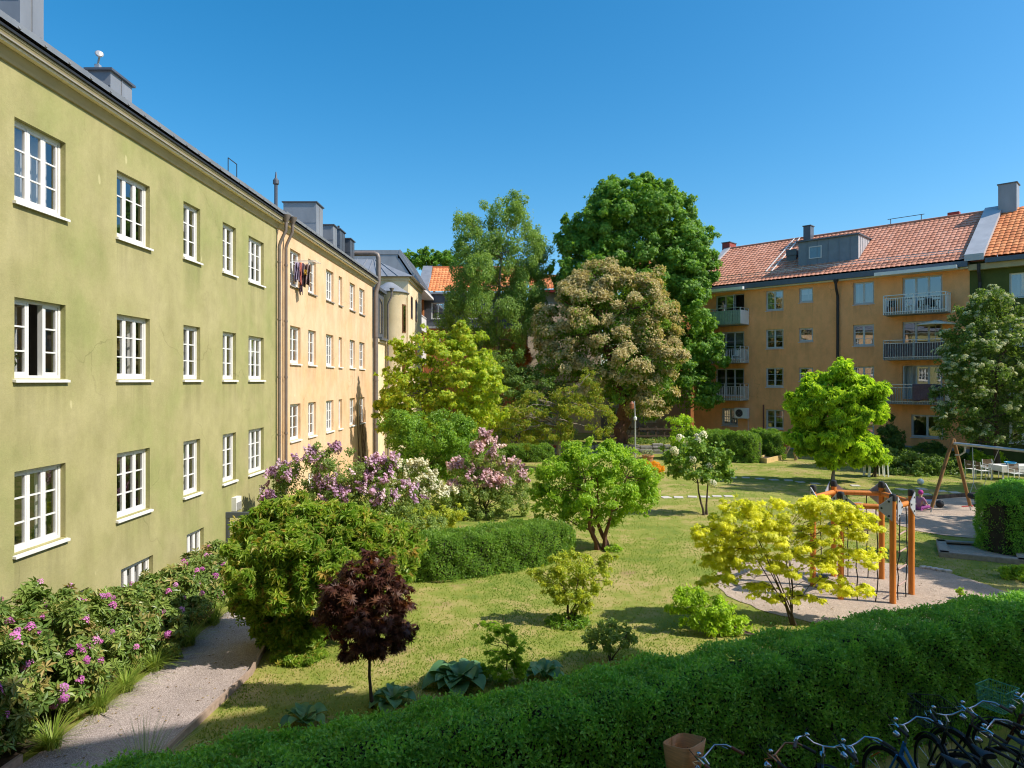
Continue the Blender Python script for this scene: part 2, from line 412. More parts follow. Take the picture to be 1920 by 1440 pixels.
def casement(fr, pn, fc, t0, t1, z0, z1, rows, cols, d, b=.05, mu=.028):
    fr.fbox(fc, t0, t0 + b, d - .05, d, z0, z1); fr.fbox(fc, t1 - b, t1, d - .05, d, z0, z1)
    fr.fbox(fc, t0 + b, t1 - b, d - .05, d - .002, z0, z0 + b * 1.2); fr.fbox(fc, t0 + b, t1 - b, d - .05, d - .002, z1 - b, z1)
    for i in range(1, rows):
        z = z0 + (z1 - z0) * i / rows; fr.fbox(fc, t0 + b, t1 - b, d - .04, d - .006, z - mu / 2, z + mu / 2)
    for i in range(1, cols):
        t = t0 + (t1 - t0) * i / cols; fr.fbox(fc, t - mu / 2, t + mu / 2, d - .041, d - .007, z0 + b, z1 - b)
    pn.quad(fc.P(t0 + b * .8, z0 + b, d - .025), fc.P(t1 - b * .8, z0 + b, d - .025), fc.P(t1 - b * .8, z1 - b * .8, d - .025), fc.P(t0 + b * .8, z1 - b * .8, d - .025))
def drape(m, fc, t0, t1, z0, z1, d, pleat=.09):
    n = max(4, int((t1 - t0) / pleat) * 2); vs = []
    for i in range(n + 1):
        t = t0 + (t1 - t0) * i / n; o = .025 * (1 if i % 2 else -1) + random.uniform(-.008, .008)
        vs += [fc.P(t, z0, d + o), fc.P(t, z1, d + o)]
    m.add(vs, [(2 * i, 2 * i + 2, 2 * i + 3, 2 * i + 1) for i in range(n)])
def window(par, fc, t0, t1, z0, z1, ncas, rows, cols=1, depth=.11, fm='white', sill='white', cur=1, glass='glass', openc=None, sd=.065):
    fr, pn = MB(), MB(); b = .055; d = -depth
    fr.fbox(fc, t0, t0 + b, d - .09, d + .01, z0, z1); fr.fbox(fc, t1 - b, t1, d - .09, d + .01, z0, z1)
    fr.fbox(fc, t0 + b, t1 - b, d - .09, d + .009, z1 - b, z1); fr.fbox(fc, t0 + b, t1 - b, d - .09, d + .009, z0, z0 + b)
    w = (t1 - t0 - 2 * b) / ncas; sash = None
    for i in range(ncas):
        a = t0 + b + i * w
        if i: fr.fbox(fc, a - .025, a + .025, d - .085, d + .006, z0 + b, z1 - b)
        if openc and i == openc[0]:
            sash = MB(); sp = MB(); ang = math.radians(openc[1])
            u = fc.u * math.cos(ang) - fc.n * math.sin(ang); o = fc.P(a + .02, 0, d - .03)
            f2 = Facade((o.x, o.y), (u.x, u.y), (fc.n * math.cos(ang) + fc.u * math.sin(ang))[:2])
            casement(sash, sp, f2, 0, w - .03, z0 + b, z1 - b, rows, cols, 0)
        else: casement(fr, pn, fc, a + .012, a + w - .012, z0 + b, z1 - b, rows, cols, d)
    o = fr.build('window', M[fm], par)
    if pn.v: pn.build('pane', M[glass], o)
    if sash: sash.build('open_sash', M[fm], o); sp.build('pane', M[glass], o)
    if sill:
        s = MB(); P = fc.P
        s.hexa([P(t0 - .045, z0 - .07, sd), P(t1 + .045, z0 - .07, sd), P(t1 + .045, z0 - .05, d + .012), P(t0 - .045, z0 - .05, d + .012),
                P(t0 - .045, z0 - .025, sd), P(t1 + .045, z0 - .025, sd), P(t1 + .045, z0 - .002, d + .012), P(t0 - .045, z0 - .002, d + .012)])
        s.build('sill', M[sill], o)
    c = MB(); W = t1 - t0
    if cur == 1: drape(c, fc, t0 + .03, t0 + W * .26, z0, z1, d - .22); drape(c, fc, t1 - W * .26, t1 - .03, z0, z1, d - .22)
    elif cur == 2: drape(c, fc, t0 + .03, t1 - .03, z0, z0 + (z1 - z0) * .97, d - .22)
    elif cur == 3: c.fbox(fc, t0 + .03, t1 - .03, d - .215, d - .21, z0 + (z1 - z0) * .55, z1)
    elif cur == 4: drape(c, fc, t0 + .03, t0 + W * .4, z0, z1, d - .22)
    if c.v: c.build('curtain' if cur != 3 else 'blind', M['curtain' if cur != 3 else 'blind'], o)
    return o
def wall(name, par, m, fc, t0, t1, z0, z1, holes, back=10.0, rev=.26, ends=True):
    """front sheet with real openings, reveals, and the three other sides"""
    ST_ = 1.05; b = MB(); T = sorted({t0, t1, *[h[0] for h in holes], *[h[1] for h in holes]}); Z = sorted({z0, z1, *[h[2] for h in holes], *[h[3] for h in holes], *[h[2] - ST_ for h in holes if h[2] - ST_ > z0]})
    P = fc.P
    for i in range(len(T) - 1):
        for j in range(len(Z) - 1):
            tc = (T[i] + T[i + 1]) / 2; zc = (Z[j] + Z[j + 1]) / 2
            if any(h[0] < tc < h[1] and h[2] < zc < h[3] for h in holes): continue
            b.quad(P(T[i], Z[j]), P(T[i + 1], Z[j]), P(T[i + 1], Z[j + 1]), P(T[i], Z[j + 1]))
    for a, c, e, g in holes:
        for x0, y0, x1, y1 in ((a, e, c, e), (c, e, c, g), (c, g, a, g), (a, g, a, e)):
            b.quad(P(x0, y0), P(x1, y1), P(x1, y1, -rev), P(x0, y0, -rev))
    b.quad(P(t0, z0, -back), P(t1, z0, -back), P(t1, z1, -back), P(t0, z1, -back))
    if ends:
        for t in (t0, t1): b.quad(P(t, z0), P(t, z0, -back), P(t, z1, -back), P(t, z1))
    o = b.build(name, m, par); me = o.data; at = me.attributes.new('stain', 'FLOAT', 'CORNER')    # rain dirt washed down from the sills
    for p in me.polygons:
        c = Vector(p.center) - fc.o; t = c.dot(fc.u)
        if abs(c.dot(fc.n)) > .01: continue
        for h in holes:
            if h[0] < t < h[1] and h[2] - ST_ < p.center.z < h[2]:
                for li in p.loop_indices: at.data[li].value = max(0, (me.vertices[me.loops[li].vertex_index].co.z - h[2] + ST_) / ST_)
    return o
def inner(par, fc, t0, t1, z0, z1, floors, d=-3.2):
    r = MB(); r.quad(fc.P(t0 + .1, z0, d), fc.P(t1 - .1, z0, d), fc.P(t1 - .1, z1, d), fc.P(t0 + .1, z1, d))
    for z in floors: r.fbox(fc, t0 + .1, t1 - .1, d + .02, -.27, z - .15, z)
    t = t0 + 2.2
    while t < t1 - 1: r.fbox(fc, t, t + .1, d + .03, -.28, z0, z1); t += 3.4
    return r.build('rooms', M['room'], par)
def tile_roof(par, m, fc, t0, t1, d0, z0, d1, z1, pitch=.24, course=.36, name='roof', amp=.035):
    nt_ = max(2, int(abs(t1 - t0) / pitch)); L = math.hypot(d1 - d0, z1 - z0); nr = max(2, int(L / course)); sg = 4
    ts = np.linspace(t0, t1, nt_ * sg + 1); hs = amp * np.array([0, .8, 1, .8])[np.arange(len(ts)) % 4]
    up = Vector((d1 - d0, z1 - z0)).normalized(); nd, nz = abs(up.y) * (1 if d0 > d1 else -1), abs(up.x)
    V = []; A = []; Fa = []; n = len(ts); o = np.array(fc.o); u = np.array(fc.u); nv = np.array(fc.n)
    tv = rng.random((nr, nt_ + 1))
    for r in range(nr):
        for e, lift in ((0, .035), (1, 0.0)):
            f = (r + e * 1.04) / nr; d = d0 + (d1 - d0) * f; z = z0 + (z1 - z0) * f; h = hs + lift
            pts = o[None] + np.outer(ts, u) + nv[None] * (d + nd * h)[:, None]; pts[:, 2] = z + nz * h
            V.append(pts); a = np.zeros((n, 3)); a[:, 0] = tv[r][np.arange(n) // sg]; a[:, 1] = .5; A.append(a)
        b0 = (2 * r) * n; i = np.arange(n - 1)
        Fa.append(np.stack([b0 + i, b0 + i + 1, b0 + n + i + 1], 1)); Fa.append(np.stack([b0 + i, b0 + n + i + 1, b0 + n + i], 1))
        if r:   # riser between courses
            pb = (2 * r - 1) * n; Fa.append(np.stack([pb + i, pb + i + 1, b0 + i + 1], 1)); Fa.append(np.stack([pb + i, b0 + i + 1, b0 + i], 1))
    return raw_mesh(name, np.concatenate(V), np.concatenate(Fa), m, par, np.concatenate(A))
def tilemat(name, a, b, c):
    m, nt, p = newmat(name)
    at = nn(nt, 'ShaderNodeAttribute', attribute_name='var'); sp = nn(nt, 'ShaderNodeSeparateXYZ'); nt.links.new(at.outputs['Vector'], sp.inputs[0])
    r = ramp(nt, [(0, a), (.5, b), (1, c)]); nt.links.new(sp.outputs[0], r.inputs[0])
    pos = nn(nt, 'ShaderNodeNewGeometry').outputs['Position']; g = ramp(nt, [(.35, (.88, .88, .88)), (.65, (1.05, 1.04, 1.03))])
    nt.links.new(noise(nt, pos, 1.2, 5), g.inputs[0]); nt.links.new(mixc(nt, 1., r.outputs[0], g.outputs[0], 'MULTIPLY'), p.inputs['Base Color'])
    p.inputs['Roughness'].default_value = .75; p.inputs['Specular IOR Level'].default_value = .25; return m
M['tile'] = tilemat('weathered_clay_tile', (.54, .235, .145), (.61, .28, .18), (.68, .34, .23))
M['tile2'] = tilemat('bright_clay_tile', (.62, .21, .08), (.74, .27, .10), (.82, .34, .14))
def chimney(par, m, x0, x1, y0, y1, z0, z1, cap='zincdark', seams=True):
    c = MB(); c.box(x0, x1, y0, y1, z0, z1)
    if seams:
        ym = (y0 + y1) / 2; c.box(x1, x1 + .015, ym - .012, ym + .012, z0, z1); c.box(x0, x1, y0 - .012, y0, (z0 + z1) / 2 + .2, (z0 + z1) / 2 + .225)
    o = c.build('chimney', m, par); k = MB(); k.box(x0 - .06, x1 + .06, y0 - .06, y1 + .06, z1, z1 + .05)
    k.box(x0 + .15, x1 - .15, y0 + .15, y1 - .15, z1 + .05, z1 + .09); k.build('cap', M[cap], o); return o

# ---------------------------------------------------------------- green building on the left
L = Facade((-8.6, 0), (21 / 1280, 1), (1, -21 / 1280))
GE = L.t(519.5)
gb = thing('apartment_building', 'long olive green plastered apartment building with white casement windows and zinc roof', 'building', (-13, 12, 0))
rows_g = [(8.06, 9.47), (5.04, 6.42), (2.06, 3.46)]
cols_g = [(27, 123, 3), (219, 281, 3), (344, 375.5, 2), (417.5, 442.5, 2), (466, 494.5, 3)]
holes = []; wins = []
for ri, (a, b) in enumerate(rows_g):
    for ci, (p0, p1, nc) in enumerate(cols_g):
        dz = .09 if (ri == 0 and ci > 1) else 0
        h = (L.t(p0), L.t(p1), a + dz, b + dz); holes.append(h); wins.append((h, nc, 3, ri, ci))
for p0, p1, nc, zz in ((113, 166, 3, (.25, .92)), (227, 287, 4, (.22, .96)), (350, 382, 3, (.3, 1.06))):
    h = (L.t(p0), L.t(p1), *zz); holes.append(h); wins.append((h, nc, 1, 3, 9))
for t in (4.2, 7.4):
    for ri, (a, b) in enumerate(rows_g): h = (t, t + 1.3, a, b); holes.append(h); wins.append((h, 3, 3, ri, 8))
wall('wall', gb, M['green'], L, -1.5, GE, -.2, 10.6, holes)
inner(gb, L, -1.5, GE, 0, 10.5, (1.3, 4.3, 7.3))
for (h, nc, rw, ri, ci) in wins:
    cur = {(0, 0): 2, (0, 1): 0, (1, 0): 0, (1, 1): 1, (2, 0): 1, (2, 1): 0, (0, 2): 3, (1, 3): 1}.get((ri, ci), random.choice((0, 1, 1, 3, 4)))
    if ri == 3: cur = 2
    o = window(gb, L, *h, nc, rw, cur=cur, openc=(1, 62) if (ri, ci) == (1, 0) else None)
    if (ri, ci) == (1, 0): o['label'] = 'white window with its middle casement swung open inwards'
    if (ri, ci) in ((0, 1), (1, 1), (2, 1), (1, 0)):      # pot plants on the inner sill
        V = []; t = h[0] + .25
        for q in range(1):
            c = np.array(L.P(h[0] + .3 + q * .55, h[2] + .3, -.32)); P = c + unit(60) * (.1, .1, .18)
            V.append(leaves(P, unit(60), .09, KITE))
        v, f, a = cat(V); M.setdefault('potplant', leafmat('pot_plant_leaf', (.05, .14, .03), (.16, .28, .05)))
        raw_mesh('pot_plant', v, f, M['potplant'], o, a)
c = MB()
def eaves(par, z, t0, t1):
    c = MB(); c.prof(L, [(0, z - .06), (.04, z - .05), (.055, z), (.10, z + .08), (.125, z + .13), (.0, z + .13)], t0, t1)
    c.prof(L, [(.255, z + .195), (.275, z + .24), (.29, z + .255), (.29, z + .29), (.1, z + .29)], t0, t1); co = c.build('cornice', M['cornice'], par)
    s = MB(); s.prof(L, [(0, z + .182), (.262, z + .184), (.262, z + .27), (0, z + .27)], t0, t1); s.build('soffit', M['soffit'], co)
    s = MB(); s.prof(L, [(.0, z + .132), (.215, z + .134), (.222, z + .18), (.0, z + .181)], t0, t1); s.build('fillet', M['fillet'], co)
    s = MB(); s.prof(L, [(.27, z + .292), (.325, z + .296), (.33, z + .335), (.28, z + .34)], t0, t1 + .1); s.build('gutter', M['black'], par)
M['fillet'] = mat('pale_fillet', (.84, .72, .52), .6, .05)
eaves(gb, 10.36, -1.5, GE)
def seam_roof(par, fc, t0, t1, d0, z0, d1, z1, m, lip=.17):
    r = MB(); r.prof(fc, [(d0 + .02, z0 - lip * .8), (d0 + .03, z0 - lip * .2), (d0 - .05, z0), (d1, z1), (d1 - 5, z1 - 1.6), (d1 - 5, z0 - .1), (d0 - .25, z0 - lip * .9)], t0, t1)
    t = t0 + .3
    while t < t1:
        r.bar(fc.P(t, z0 - lip * .8, d0 + .04), fc.P(t, z0 + .01, d0 - .05), .03, .03); r.bar(fc.P(t, z0 + .01, d0 - .05), fc.P(t, z1 + .01, d1), .03, .04); t += .62
    return r.build('roof', m, par)
seam_roof(gb, L, -1.5, GE, .31, 10.9, -4.8, 12.4, M['zinc'])
chimney(gb, M['zinc'], -10.4, -8.85, 12.28, 12.9, 10.8, 12.55)
ch = chimney(gb, M['zinc'], -9.38, -8.88, 15.1, 15.95, 10.8, 11.86)
k = MB(); k.tube([(-9.25, 15.25, 11.88), (-9.25, 15.25, 12.08), (-9.2, 15.22, 12.22)], .022); k.lathe((-9.19, 15.2, 12.26), [(.02, -.03), (.07, 0), (.09, .03), (.07, .05), (.01, .06)], 12, (.5, -.8, .3))
k.box(-9.3, -9.2, 15.2, 15.3, 11.98, 12.06); k.build('cowl', M['steel'], ch)
k = MB(); zt = 11.05
for t in (19.9, 20.5): k.bar(L.P(t, 10.8, .0), L.P(t, 11.5, .0), .02)
k.bar(L.P(19.9, 11.5, .0), L.P(20.5, 11.5, .0), .02); k.build('roof_rail', M['black'], gb)
k = MB(); p = L.P(23.2, 10.8, .2); k.tube([p, p + Vector((0, 0, .85))], .06); k.lathe(p + Vector((0, 0, .85)), [(.06, 0), (.1, .04), (.1, .16), (.04, .24), (.015, .45)], 10); k.build('vent_pipe', M['zincdark'], gb)
def downpipe(par, fc, t, ztop, r=.055, m='pipe', zb=0.1):
    k = MB(); k.lathe(fc.P(t, ztop - .12, .36), [(.055, 0), (.07, .05), (.15, .22), (.16, .26)], 12)
    pts = [fc.P(t, ztop - .1, .36), fc.P(t, ztop - .4, .35), fc.P(t, ztop - .8, .16), fc.P(t, ztop - .95, .12), fc.P(t, zb, .12)]
    k.tube(pts, r, 10)
    z = zb + 1
    while z < ztop - 1.2: k.tube([fc.P(t, z, .12), fc.P(t, z + .06, .12)], r + .012, 10); z += 2.0
    return k.build('downpipe', M[m], par, True)
downpipe(gb, L, GE - .12, 10.62)
k = MB(); k.fbox(L, L.t(434), L.t(444), 0, .14, 1.15, 1.55); k.build('wall_lamp', M['white'], gb)
k = MB(); k.fbox(L, L.t(434) + .03, L.t(444) - .03, .14, .16, 1.17, 1.4); k.build('meter_box', M['steel'], gb)
k = MB(); t0, t1 = L.t(424), L.t(492)      # rail round the basement stair
for tt, dd in ((t0, .05), (t0, 1.0), (t1, 1.0), (t1, .05), ((t0 + t1) / 2, 1.0)): k.bar(L.P(tt, -.1, dd), L.P(tt, 1.15, dd), .08)
k.bar(L.P(t0, 1.12, 0), L.P(t0, 1.12, 1.04), .09, .16); k.bar(L.P(t0, 1.12, 1.0), L.P(t1, 1.12, 1.0), .09, .16)
z = .25
while z < 1.0:
    k.bar(L.P(t0, z, .05), L.P(t0, z, 1.0), .02); k.bar(L.P(t0, z, 1.0), L.P(t1, z, 1.0), .02); z += .22
k.build('stair_railing', M['zincdark'], gb)

# ---------------------------------------------------------------- yellow building
YE = L.t(698)
yb = thing('apartment_building', 'warm yellow plastered apartment building joined to the far end of the olive green one', 'building', (-13, 31, 0))
holes = []; wins = []
for ri, (a, b) in enumerate(((8.56, 9.9), (5.66, 7.05), (2.77, 4.13), (.4, 1.3))):
    for ci, (p0, p1, nc) in enumerate(((544, 563.5, 2), (578, 592.5, 2), (611.5, 625.3, 3), (635, 641.5, 1), (655.6, 665.8, 2), (673.8, 683.6, 2))):
        if ri == 3 and ci != 1: continue
        h = (L.t(p0), L.t(p1), a, b); holes.append(h); wins.append((h, nc, 3, ri, ci))
wall('wall', yb, M['yellow'], L, GE + .01, YE, -.2, 10.7, holes)
inner(yb, L, GE + .05, YE, 0, 10.6, (2.0, 4.95, 7.9))
for (h, nc, rw, ri, ci) in wins: window(yb, L, *h, nc, rw, cur=random.choice((1, 1, 2, 3, 0, 4)), sill='soffit' if ri < 1 else 'white')
LY = L
eaves(yb, 10.42, GE + .01, YE + .2)
seam_roof(yb, L, GE + .01, YE, .31, 10.96, -4.8, 12.4, M['zinc'])
downpipe(yb, L, GE + .55, 10.7)
chimney(yb, M['zinc'], -10.45, -8.95, 31.2, 32.3, 10.9, 13.15)
chimney(yb, M['zinc'], -9.6, -8.9, 34.0, 34.7, 10.9, 12.75)
ch = chimney(yb, M['zincdark'], -10.9, -9.2, 36.5, 37.6, 11, 13.1)
k = MB()
for i in range(4): k.tube([(-10.6 + i * .4, 37, 13.15), (-10.6 + i * .4, 37, 13.4)], .06)
k.build('flue', M['black'], ch)
chimney(yb, M['zincdark'], -10.4, -9.0, 38.0, 39.0, 11, 12.9)
k = MB(); a = L.P(YE + .35, 0, .28); k.tube([(a.x - 1.9, a.y, 12.3), (a.x - .25, a.y, 12.32), (a.x - .06, a.y, 12.25), (a.x, a.y, 12.05), (a.x, a.y, 11.0), (a.x, a.y, 10.6), (a.x - .12, a.y - .1, 10.1), (a.x - .14, a.y - .1, 9.6), (a.x - .14, a.y - .1, 0)], .14, 12)
for z in (2.5, 5, 7.5): k.tube([(a.x - .14, a.y - .1, z), (a.x - .14, a.y - .1, z + .07)], .16, 12)
k.build('flue_pipe', M['pipe'], yb, True)
k = MB()                                              # scorched-looking dead ivy up the corner
for i in range(15):
    t = L.t(672) + random.random() * 1.6; z = 0; pts = [L.P(t, 0, .02)]
    for j in range(6):
        t += random.uniform(-.18, .18); z += random.uniform(.3, .85); pts.append(L.P(t, z, .02))
    k.tube(pts, .011, 4)
tag(k.build('dead_ivy', mat('dead_stem', (.20, .12, .07), .9)), 'bare brown ivy stems climbing the lower corner of the yellow wall', 'climber')

# ---------------------------------------------------------------- cream building with the round bay
cb = thing('apartment_building', 'cream building with a round bay, small dormer and pale zinc hipped roof', 'building', (-10, 48, 0))
k = MB(); k.lathe((-8.25, 46, 0), [(1.12, -.1), (1.12, 10.6), (1.2, 10.72), (1.2, 10.85)], 40); k.build('bay', M['cream'], cb, True)
k = MB(); k.lathe((-8.25, 46, 10.85), [(1.32, 0), (1.34, .05), (.25, .75), (.02, .78)], 28); k.build('bay_roof', M['zinc'], cb)
C0 = Facade((-14, 47.0), (1, 0), (0, -1)); CR = Facade((-7.1, 47), (-.03, 1), (1, .03))
k = MB(); k.box(-14, -7.15, 47.0, 54, -.1, 12.0); k.box(-14, -7.05, 46.93, 54, 11.9, 12.15); k.build('wall', M['cream'], cb)
k = MB(); k.add([(-14, 46.6, 12.15), (-6.75, 46.6, 12.15), (-6.75, 54, 12.15), (-14, 54, 12.15), (-10.2, 50, 13.9), (-14, 50, 13.9), (-10.2, 54, 13.9), (-14, 54, 13.9)],
               [(0, 1, 4, 5), (1, 2, 6, 4), (2, 3, 7, 6), (4, 6, 7, 5), (0, 3, 2, 1)])
for i in range(9): x = -13.4 + i * .7; k.bar((x, 46.6, 12.17), (min(x, -10.2) if x < -10.2 else -10.2 + (x + 10.2) * .1, 50, 13.92), .04, .06)
k.build('roof', M['zinc'], cb)
for z in (8.2, 4.6, 1.6):
    d = Vector((.93, -.37, 0)); c_ = Vector((-8.25, 46, 0)) + d * 1.13; w = MB(); f = Facade((c_.x, c_.y), (.37, .93), (.93, -.37))
    w.fbox(f, -.22, .22, -.05, .012, z, z + 1.9); o = w.build('window', mat('brown_frame', (.2, .09, .04), .6), cb)
    w = MB(); w.fbox(f, -.15, .15, .012, .02, z + .08, z + 1.82); w.build('pane', M['glass2'], o)
for y in (48.2, 50.4):
    for z in (9.4, 6.3, 3.2):
        f = Facade((-7.15, y), (0, 1), (1, 0)); w = MB(); w.fbox(f, 0, .9, -.05, .015, z, z + 1.6); o = w.build('window', bpy.data.materials['brown_frame'], cb)
        w = MB(); w.fbox(f, .08, .82, .015, .022, z + .08, z + 1.52); w.build('pane', M['glass2'], o)
k = MB(); k.box(-10, -8.3, 42.0, 44.6, -.1, 7.4); k.box(-10.05, -8.2, 41.9, 44.7, 7.4, 7.6); k.build('side_wing', M['cream'], cb)
k = MB(); k.box(-9.8, -8.32, 42.4, 44.3, 7.6, 10.6); k.box(-9.9, -8.15, 42.25, 44.45, 10.6, 10.8); k.box(-9.9, -8.05, 42.2, 44.5, 7.55, 7.7); o = k.build('dormer', M['zincdark'], cb)
k = MB(); k.box(-9.4, -8.6, 42.36, 42.41, 8.0, 10.2); k.box(-8.33, -8.29, 42.8, 43.9, 8.0, 10.2); k.build('pane', M['glass2'], o)
downpipe(cb, Facade((-8.2, 0), (0, 1), (1, 0)), 44.5, 10.9, .06)

# ---------------------------------------------------------------- rust building with recessed balconies
rb = thing('apartment_building', 'rust brown building with recessed white balconies beside the cream round bay', 'building', (-9, 58, 0))
k = MB()
for y in (54.02, 57.6, 61.3): k.box(-11, -7.95, y, y + .55, -.1, 12.5)
k.box(-14, -9.6, 54.02, 61.85, -.1, 12.5); k.build('wall', M['rust'], rb)
for z in (9.6, 6.7, 3.8):
    k = MB(); k.box(-9.6, -7.75, 54.03, 61.8, z - .25, z); o = k.build('balcony', M['white'], rb)
    k = MB(); k.box(-7.8, -7.74, 54.1, 61.7, z, z + .85)
    for i in range(20): y = 54.2 + i * .39; k.box(-7.79, -7.75, y, y + .06, z + .85, z + 1.0)
    k.box(-7.81, -7.73, 54.1, 61.7, z + 1.0, z + 1.06); k.build('railing', M['white'], o)
    k = MB(); k.box(-9.6, -9.55, 55, 56.6, z, z + 2.1); k.box(-9.6, -9.55, 58.5, 60.2, z, z + 2.1); k.build('pane', M['glass2'], o)
k = MB(); k.add([(-7.3, 54, 12.5), (-7.3, 62, 12.5), (-9.0, 62, 15.0), (-9.0, 54, 15.0), (-7.3, 54, 12.75), (-7.3, 62, 12.75), (-8.9, 62, 15.4), (-8.9, 54, 15.4)],
               [(0, 1, 2, 3), (4, 5, 6, 7), (0, 1, 5, 4), (0, 3, 7, 4), (1, 2, 6, 5), (2, 3, 7, 6)])
for i in range(12): y = 54.3 + i * .68; k.bar((-7.3, y, 12.77), (-8.9, y, 15.42), .04, .07)
k.box(-14, -8.92, 54.02, 61.98, 15.0, 15.35); k.build('roof', M['zinc'], rb)
k = MB(); k.box(-14, -9.05, 54.06, 61.9, 12.52, 14.98); k.hexa([(-9.04, 54.06, 12.52), (-7.5, 54.06, 12.52), (-7.5, 61.9, 12.52), (-9.04, 61.9, 12.52), (-9.04, 54.06, 14.7), (-8.95, 54.06, 14.7), (-8.95, 61.9, 14.7), (-9.04, 61.9, 14.7)]); k.build('attic', M['zinc'], rb)
k = MB(); k.box(-9.6, -7.1, 54.0, 62, 12.3, 12.5); k.build('soffit', M['white'], rb)
k = MB(); k.tube([(-7.15, 54.2, 12.5), (-7.5, 54.1, 12.0), (-7.85, 53.95, 11.7), (-7.85, 53.95, 9)], .06); k.build('downpipe', M['zincdark'], rb)

# ---------------------------------------------------------------- slate mansard building closing the court
sb = thing('apartment_building', 'dark slate mansard building with orange tiled roof behind the birch', 'building', (-3, 66, 0))
SF = Facade((-8, 62.0), (1, 0), (0, -1))
h1 = (.65, 1.95, 10.6, 12.1); h2 = (.9, 1.5, 7.6, 8.9); h3 = (4.0, 5.3, 10.6, 12.1); h4 = (4.2, 5.2, 7.6, 8.9)
wall('wall', sb, M['rust'], SF, -.6, 9.3, -.1, 9.9, [h2, h4]); wall('mansard', sb, M['zincdark'], SF, -.6, 9.3, 9.9, 13.0, [h1, h3])
for h in (h1, h2, h3, h4): window(sb, SF, *h, 2, 2, cur=1, sill='zincdark', glass='glass2')
k = MB(); k.fbox(SF, -.6, 9.3, 0, .25, 9.75, 9.93); k.fbox(SF, -.6, 9.3, 0, .35, 12.85, 13.0); k.build('gutter', M['zinc'], sb)
tile_roof(sb, M['tile2'], SF, .35, 9.3, .3, 13.05, -4.2, 16.0, .3, .42)
k = MB(); k.hexa([SF.P(-.6, 13.0, .35), SF.P(.3, 13, .35), SF.P(.3, 15.9, -4.2), SF.P(-.6, 15.9, -4.2), SF.P(-.6, 13.3, .35), SF.P(.3, 13.3, .35), SF.P(.3, 16.15, -4.2), SF.P(-.6, 16.15, -4.2)]); k.build('parapet', M['zinc'], sb)
k = MB(); k.fbox(SF, .3, 9.3, -4.4, -4.0, 15.9, 16.08); k.build('ridge', M['tile2'], sb)

# ---------------------------------------------------------------- pink gable house with red trim
pb = thing('house', 'pale pink house with mansard gable and dark red eaves behind the pale flowering tree', 'house', (4.5, 60, 0))
PF = Facade((1.36, 58), (1, 0), (0, -1))
wall('wall', pb, M['pink'], PF, 0, 6.2, -.1, 9.7, [(1.5, 2.3, 6.0, 7.5), (3.6, 4.4, 6.0, 7.5)], 8)
k = MB(); P = PF.P; k.add([P(-.15, 9.85, .02), P(6.35, 9.85, .02), P(5.8, 12.5, .02), P(.35, 12.5, .02), P(-.15, 9.85, -8), P(6.35, 9.85, -8), P(5.8, 12.5, -8), P(.35, 12.5, -8)],
      [(0, 1, 2, 3), (1, 5, 6, 2), (4, 0, 3, 7), (5, 4, 7, 6), (3, 2, 6, 7)]); k.build('gable', M['pink'], pb)
k = MB(); k.fbox(PF, -.3, 6.5, -8, .25, 9.7, 9.85); k.fbox(PF, .1, 6.05, -8, .3, 12.5, 12.72); k.build('eaves_trim', M['redtrim'], pb)
tile_roof(pb, M['tile2'], PF, .1, 6.05, .3, 12.74, -4, 14.6, .3, .42)
for h in ((1.5, 2.3, 6.0, 7.5), (3.6, 4.4, 6.0, 7.5)): window(pb, PF, *h, 2, 2, cur=1, glass='glass2')
window(pb, PF.off(.14), 1.45, 2.15, 10.6, 11.7, 2, 2, cur=0, glass='glass2', sill=None)
gw = thing('garden_pavilion', 'low grey rendered outbuilding in the shade behind the big trunk', 'outbuilding', (11, 61, 0))
GF = Facade((7.7, 60), (1, 0), (0, -1)); wall('wall', gw, M['greywall'], GF, 0, 8, -.1, 5.6, [(1.0, 2.0, .6, 2.7), (4.0, 5.0, 1.4, 2.7)], 5)
for h in ((1.0, 2.0, .6, 2.7), (4.0, 5.0, 1.4, 2.7)): window(gw, GF, *h, 2, 3, cur=0, glass='glass2', fm='greyframe')
k = MB(); k.fbox(GF, -.3, 8.3, -5.3, .3, 5.6, 5.8); k.build('roof', M['zincdark'], gw)
k = MB(); k.fbox(GF, -.02, .9, 0, .04, -.1, 1.9); k.fbox(GF, 2.1, 3.9, 0, .04, -.1, 1.9); k.build('plinth', M['plinth'], gw)

# ---------------------------------------------------------------- orange building on the right
R = Facade((491 / 1280 * 51, 51), (1310, -1280), (-1280, -1310))
ob = thing('apartment_building', 'orange plastered four storey apartment building with clay tile roof and balconies', 'building', (24, 50, 0))
RT0, RT1 = R.t(1301), R.t(1818)
zp = lambda zx, zy: (1280 + zx / 3, 340 + zy / 3)
def rect(x0, x1, y0, y1):
    a = R.tz(*zp(x0, y1)); b = R.tz(*zp(x1, y0)); c2 = R.tz(*zp(x0, y0)); return (a[0], b[0], a[1], c2[1])
zr = {0: (10.27, 11.75), 1: (7.42, 8.85), 2: (4.55, 5.98), 3: (1.42, 2.85)}
RW = []
for r in range(4):
    RW.append(((R.t(1436), R.t(1469), *zr[r]), 2, 3, r))
    if r < 3: RW.append(((R.t(1498), R.t(1524.5), zr[r][0] + .42, zr[r][1] - .02), 1, 1, r))
    if r < 4: RW.append(((R.t(1599.5), R.t(1639), zr[r][0] - .02, zr[r][1]), 2, 1 if r == 0 else 3, r))
RW.append(((R.t(1353.5), R.t(1383.5), 1.5, 2.85), 2, 3, 3)); RW.append(((R.t(1708), R.t(1769), 1.35, 2.8), 2, 1, 3))
doors = []
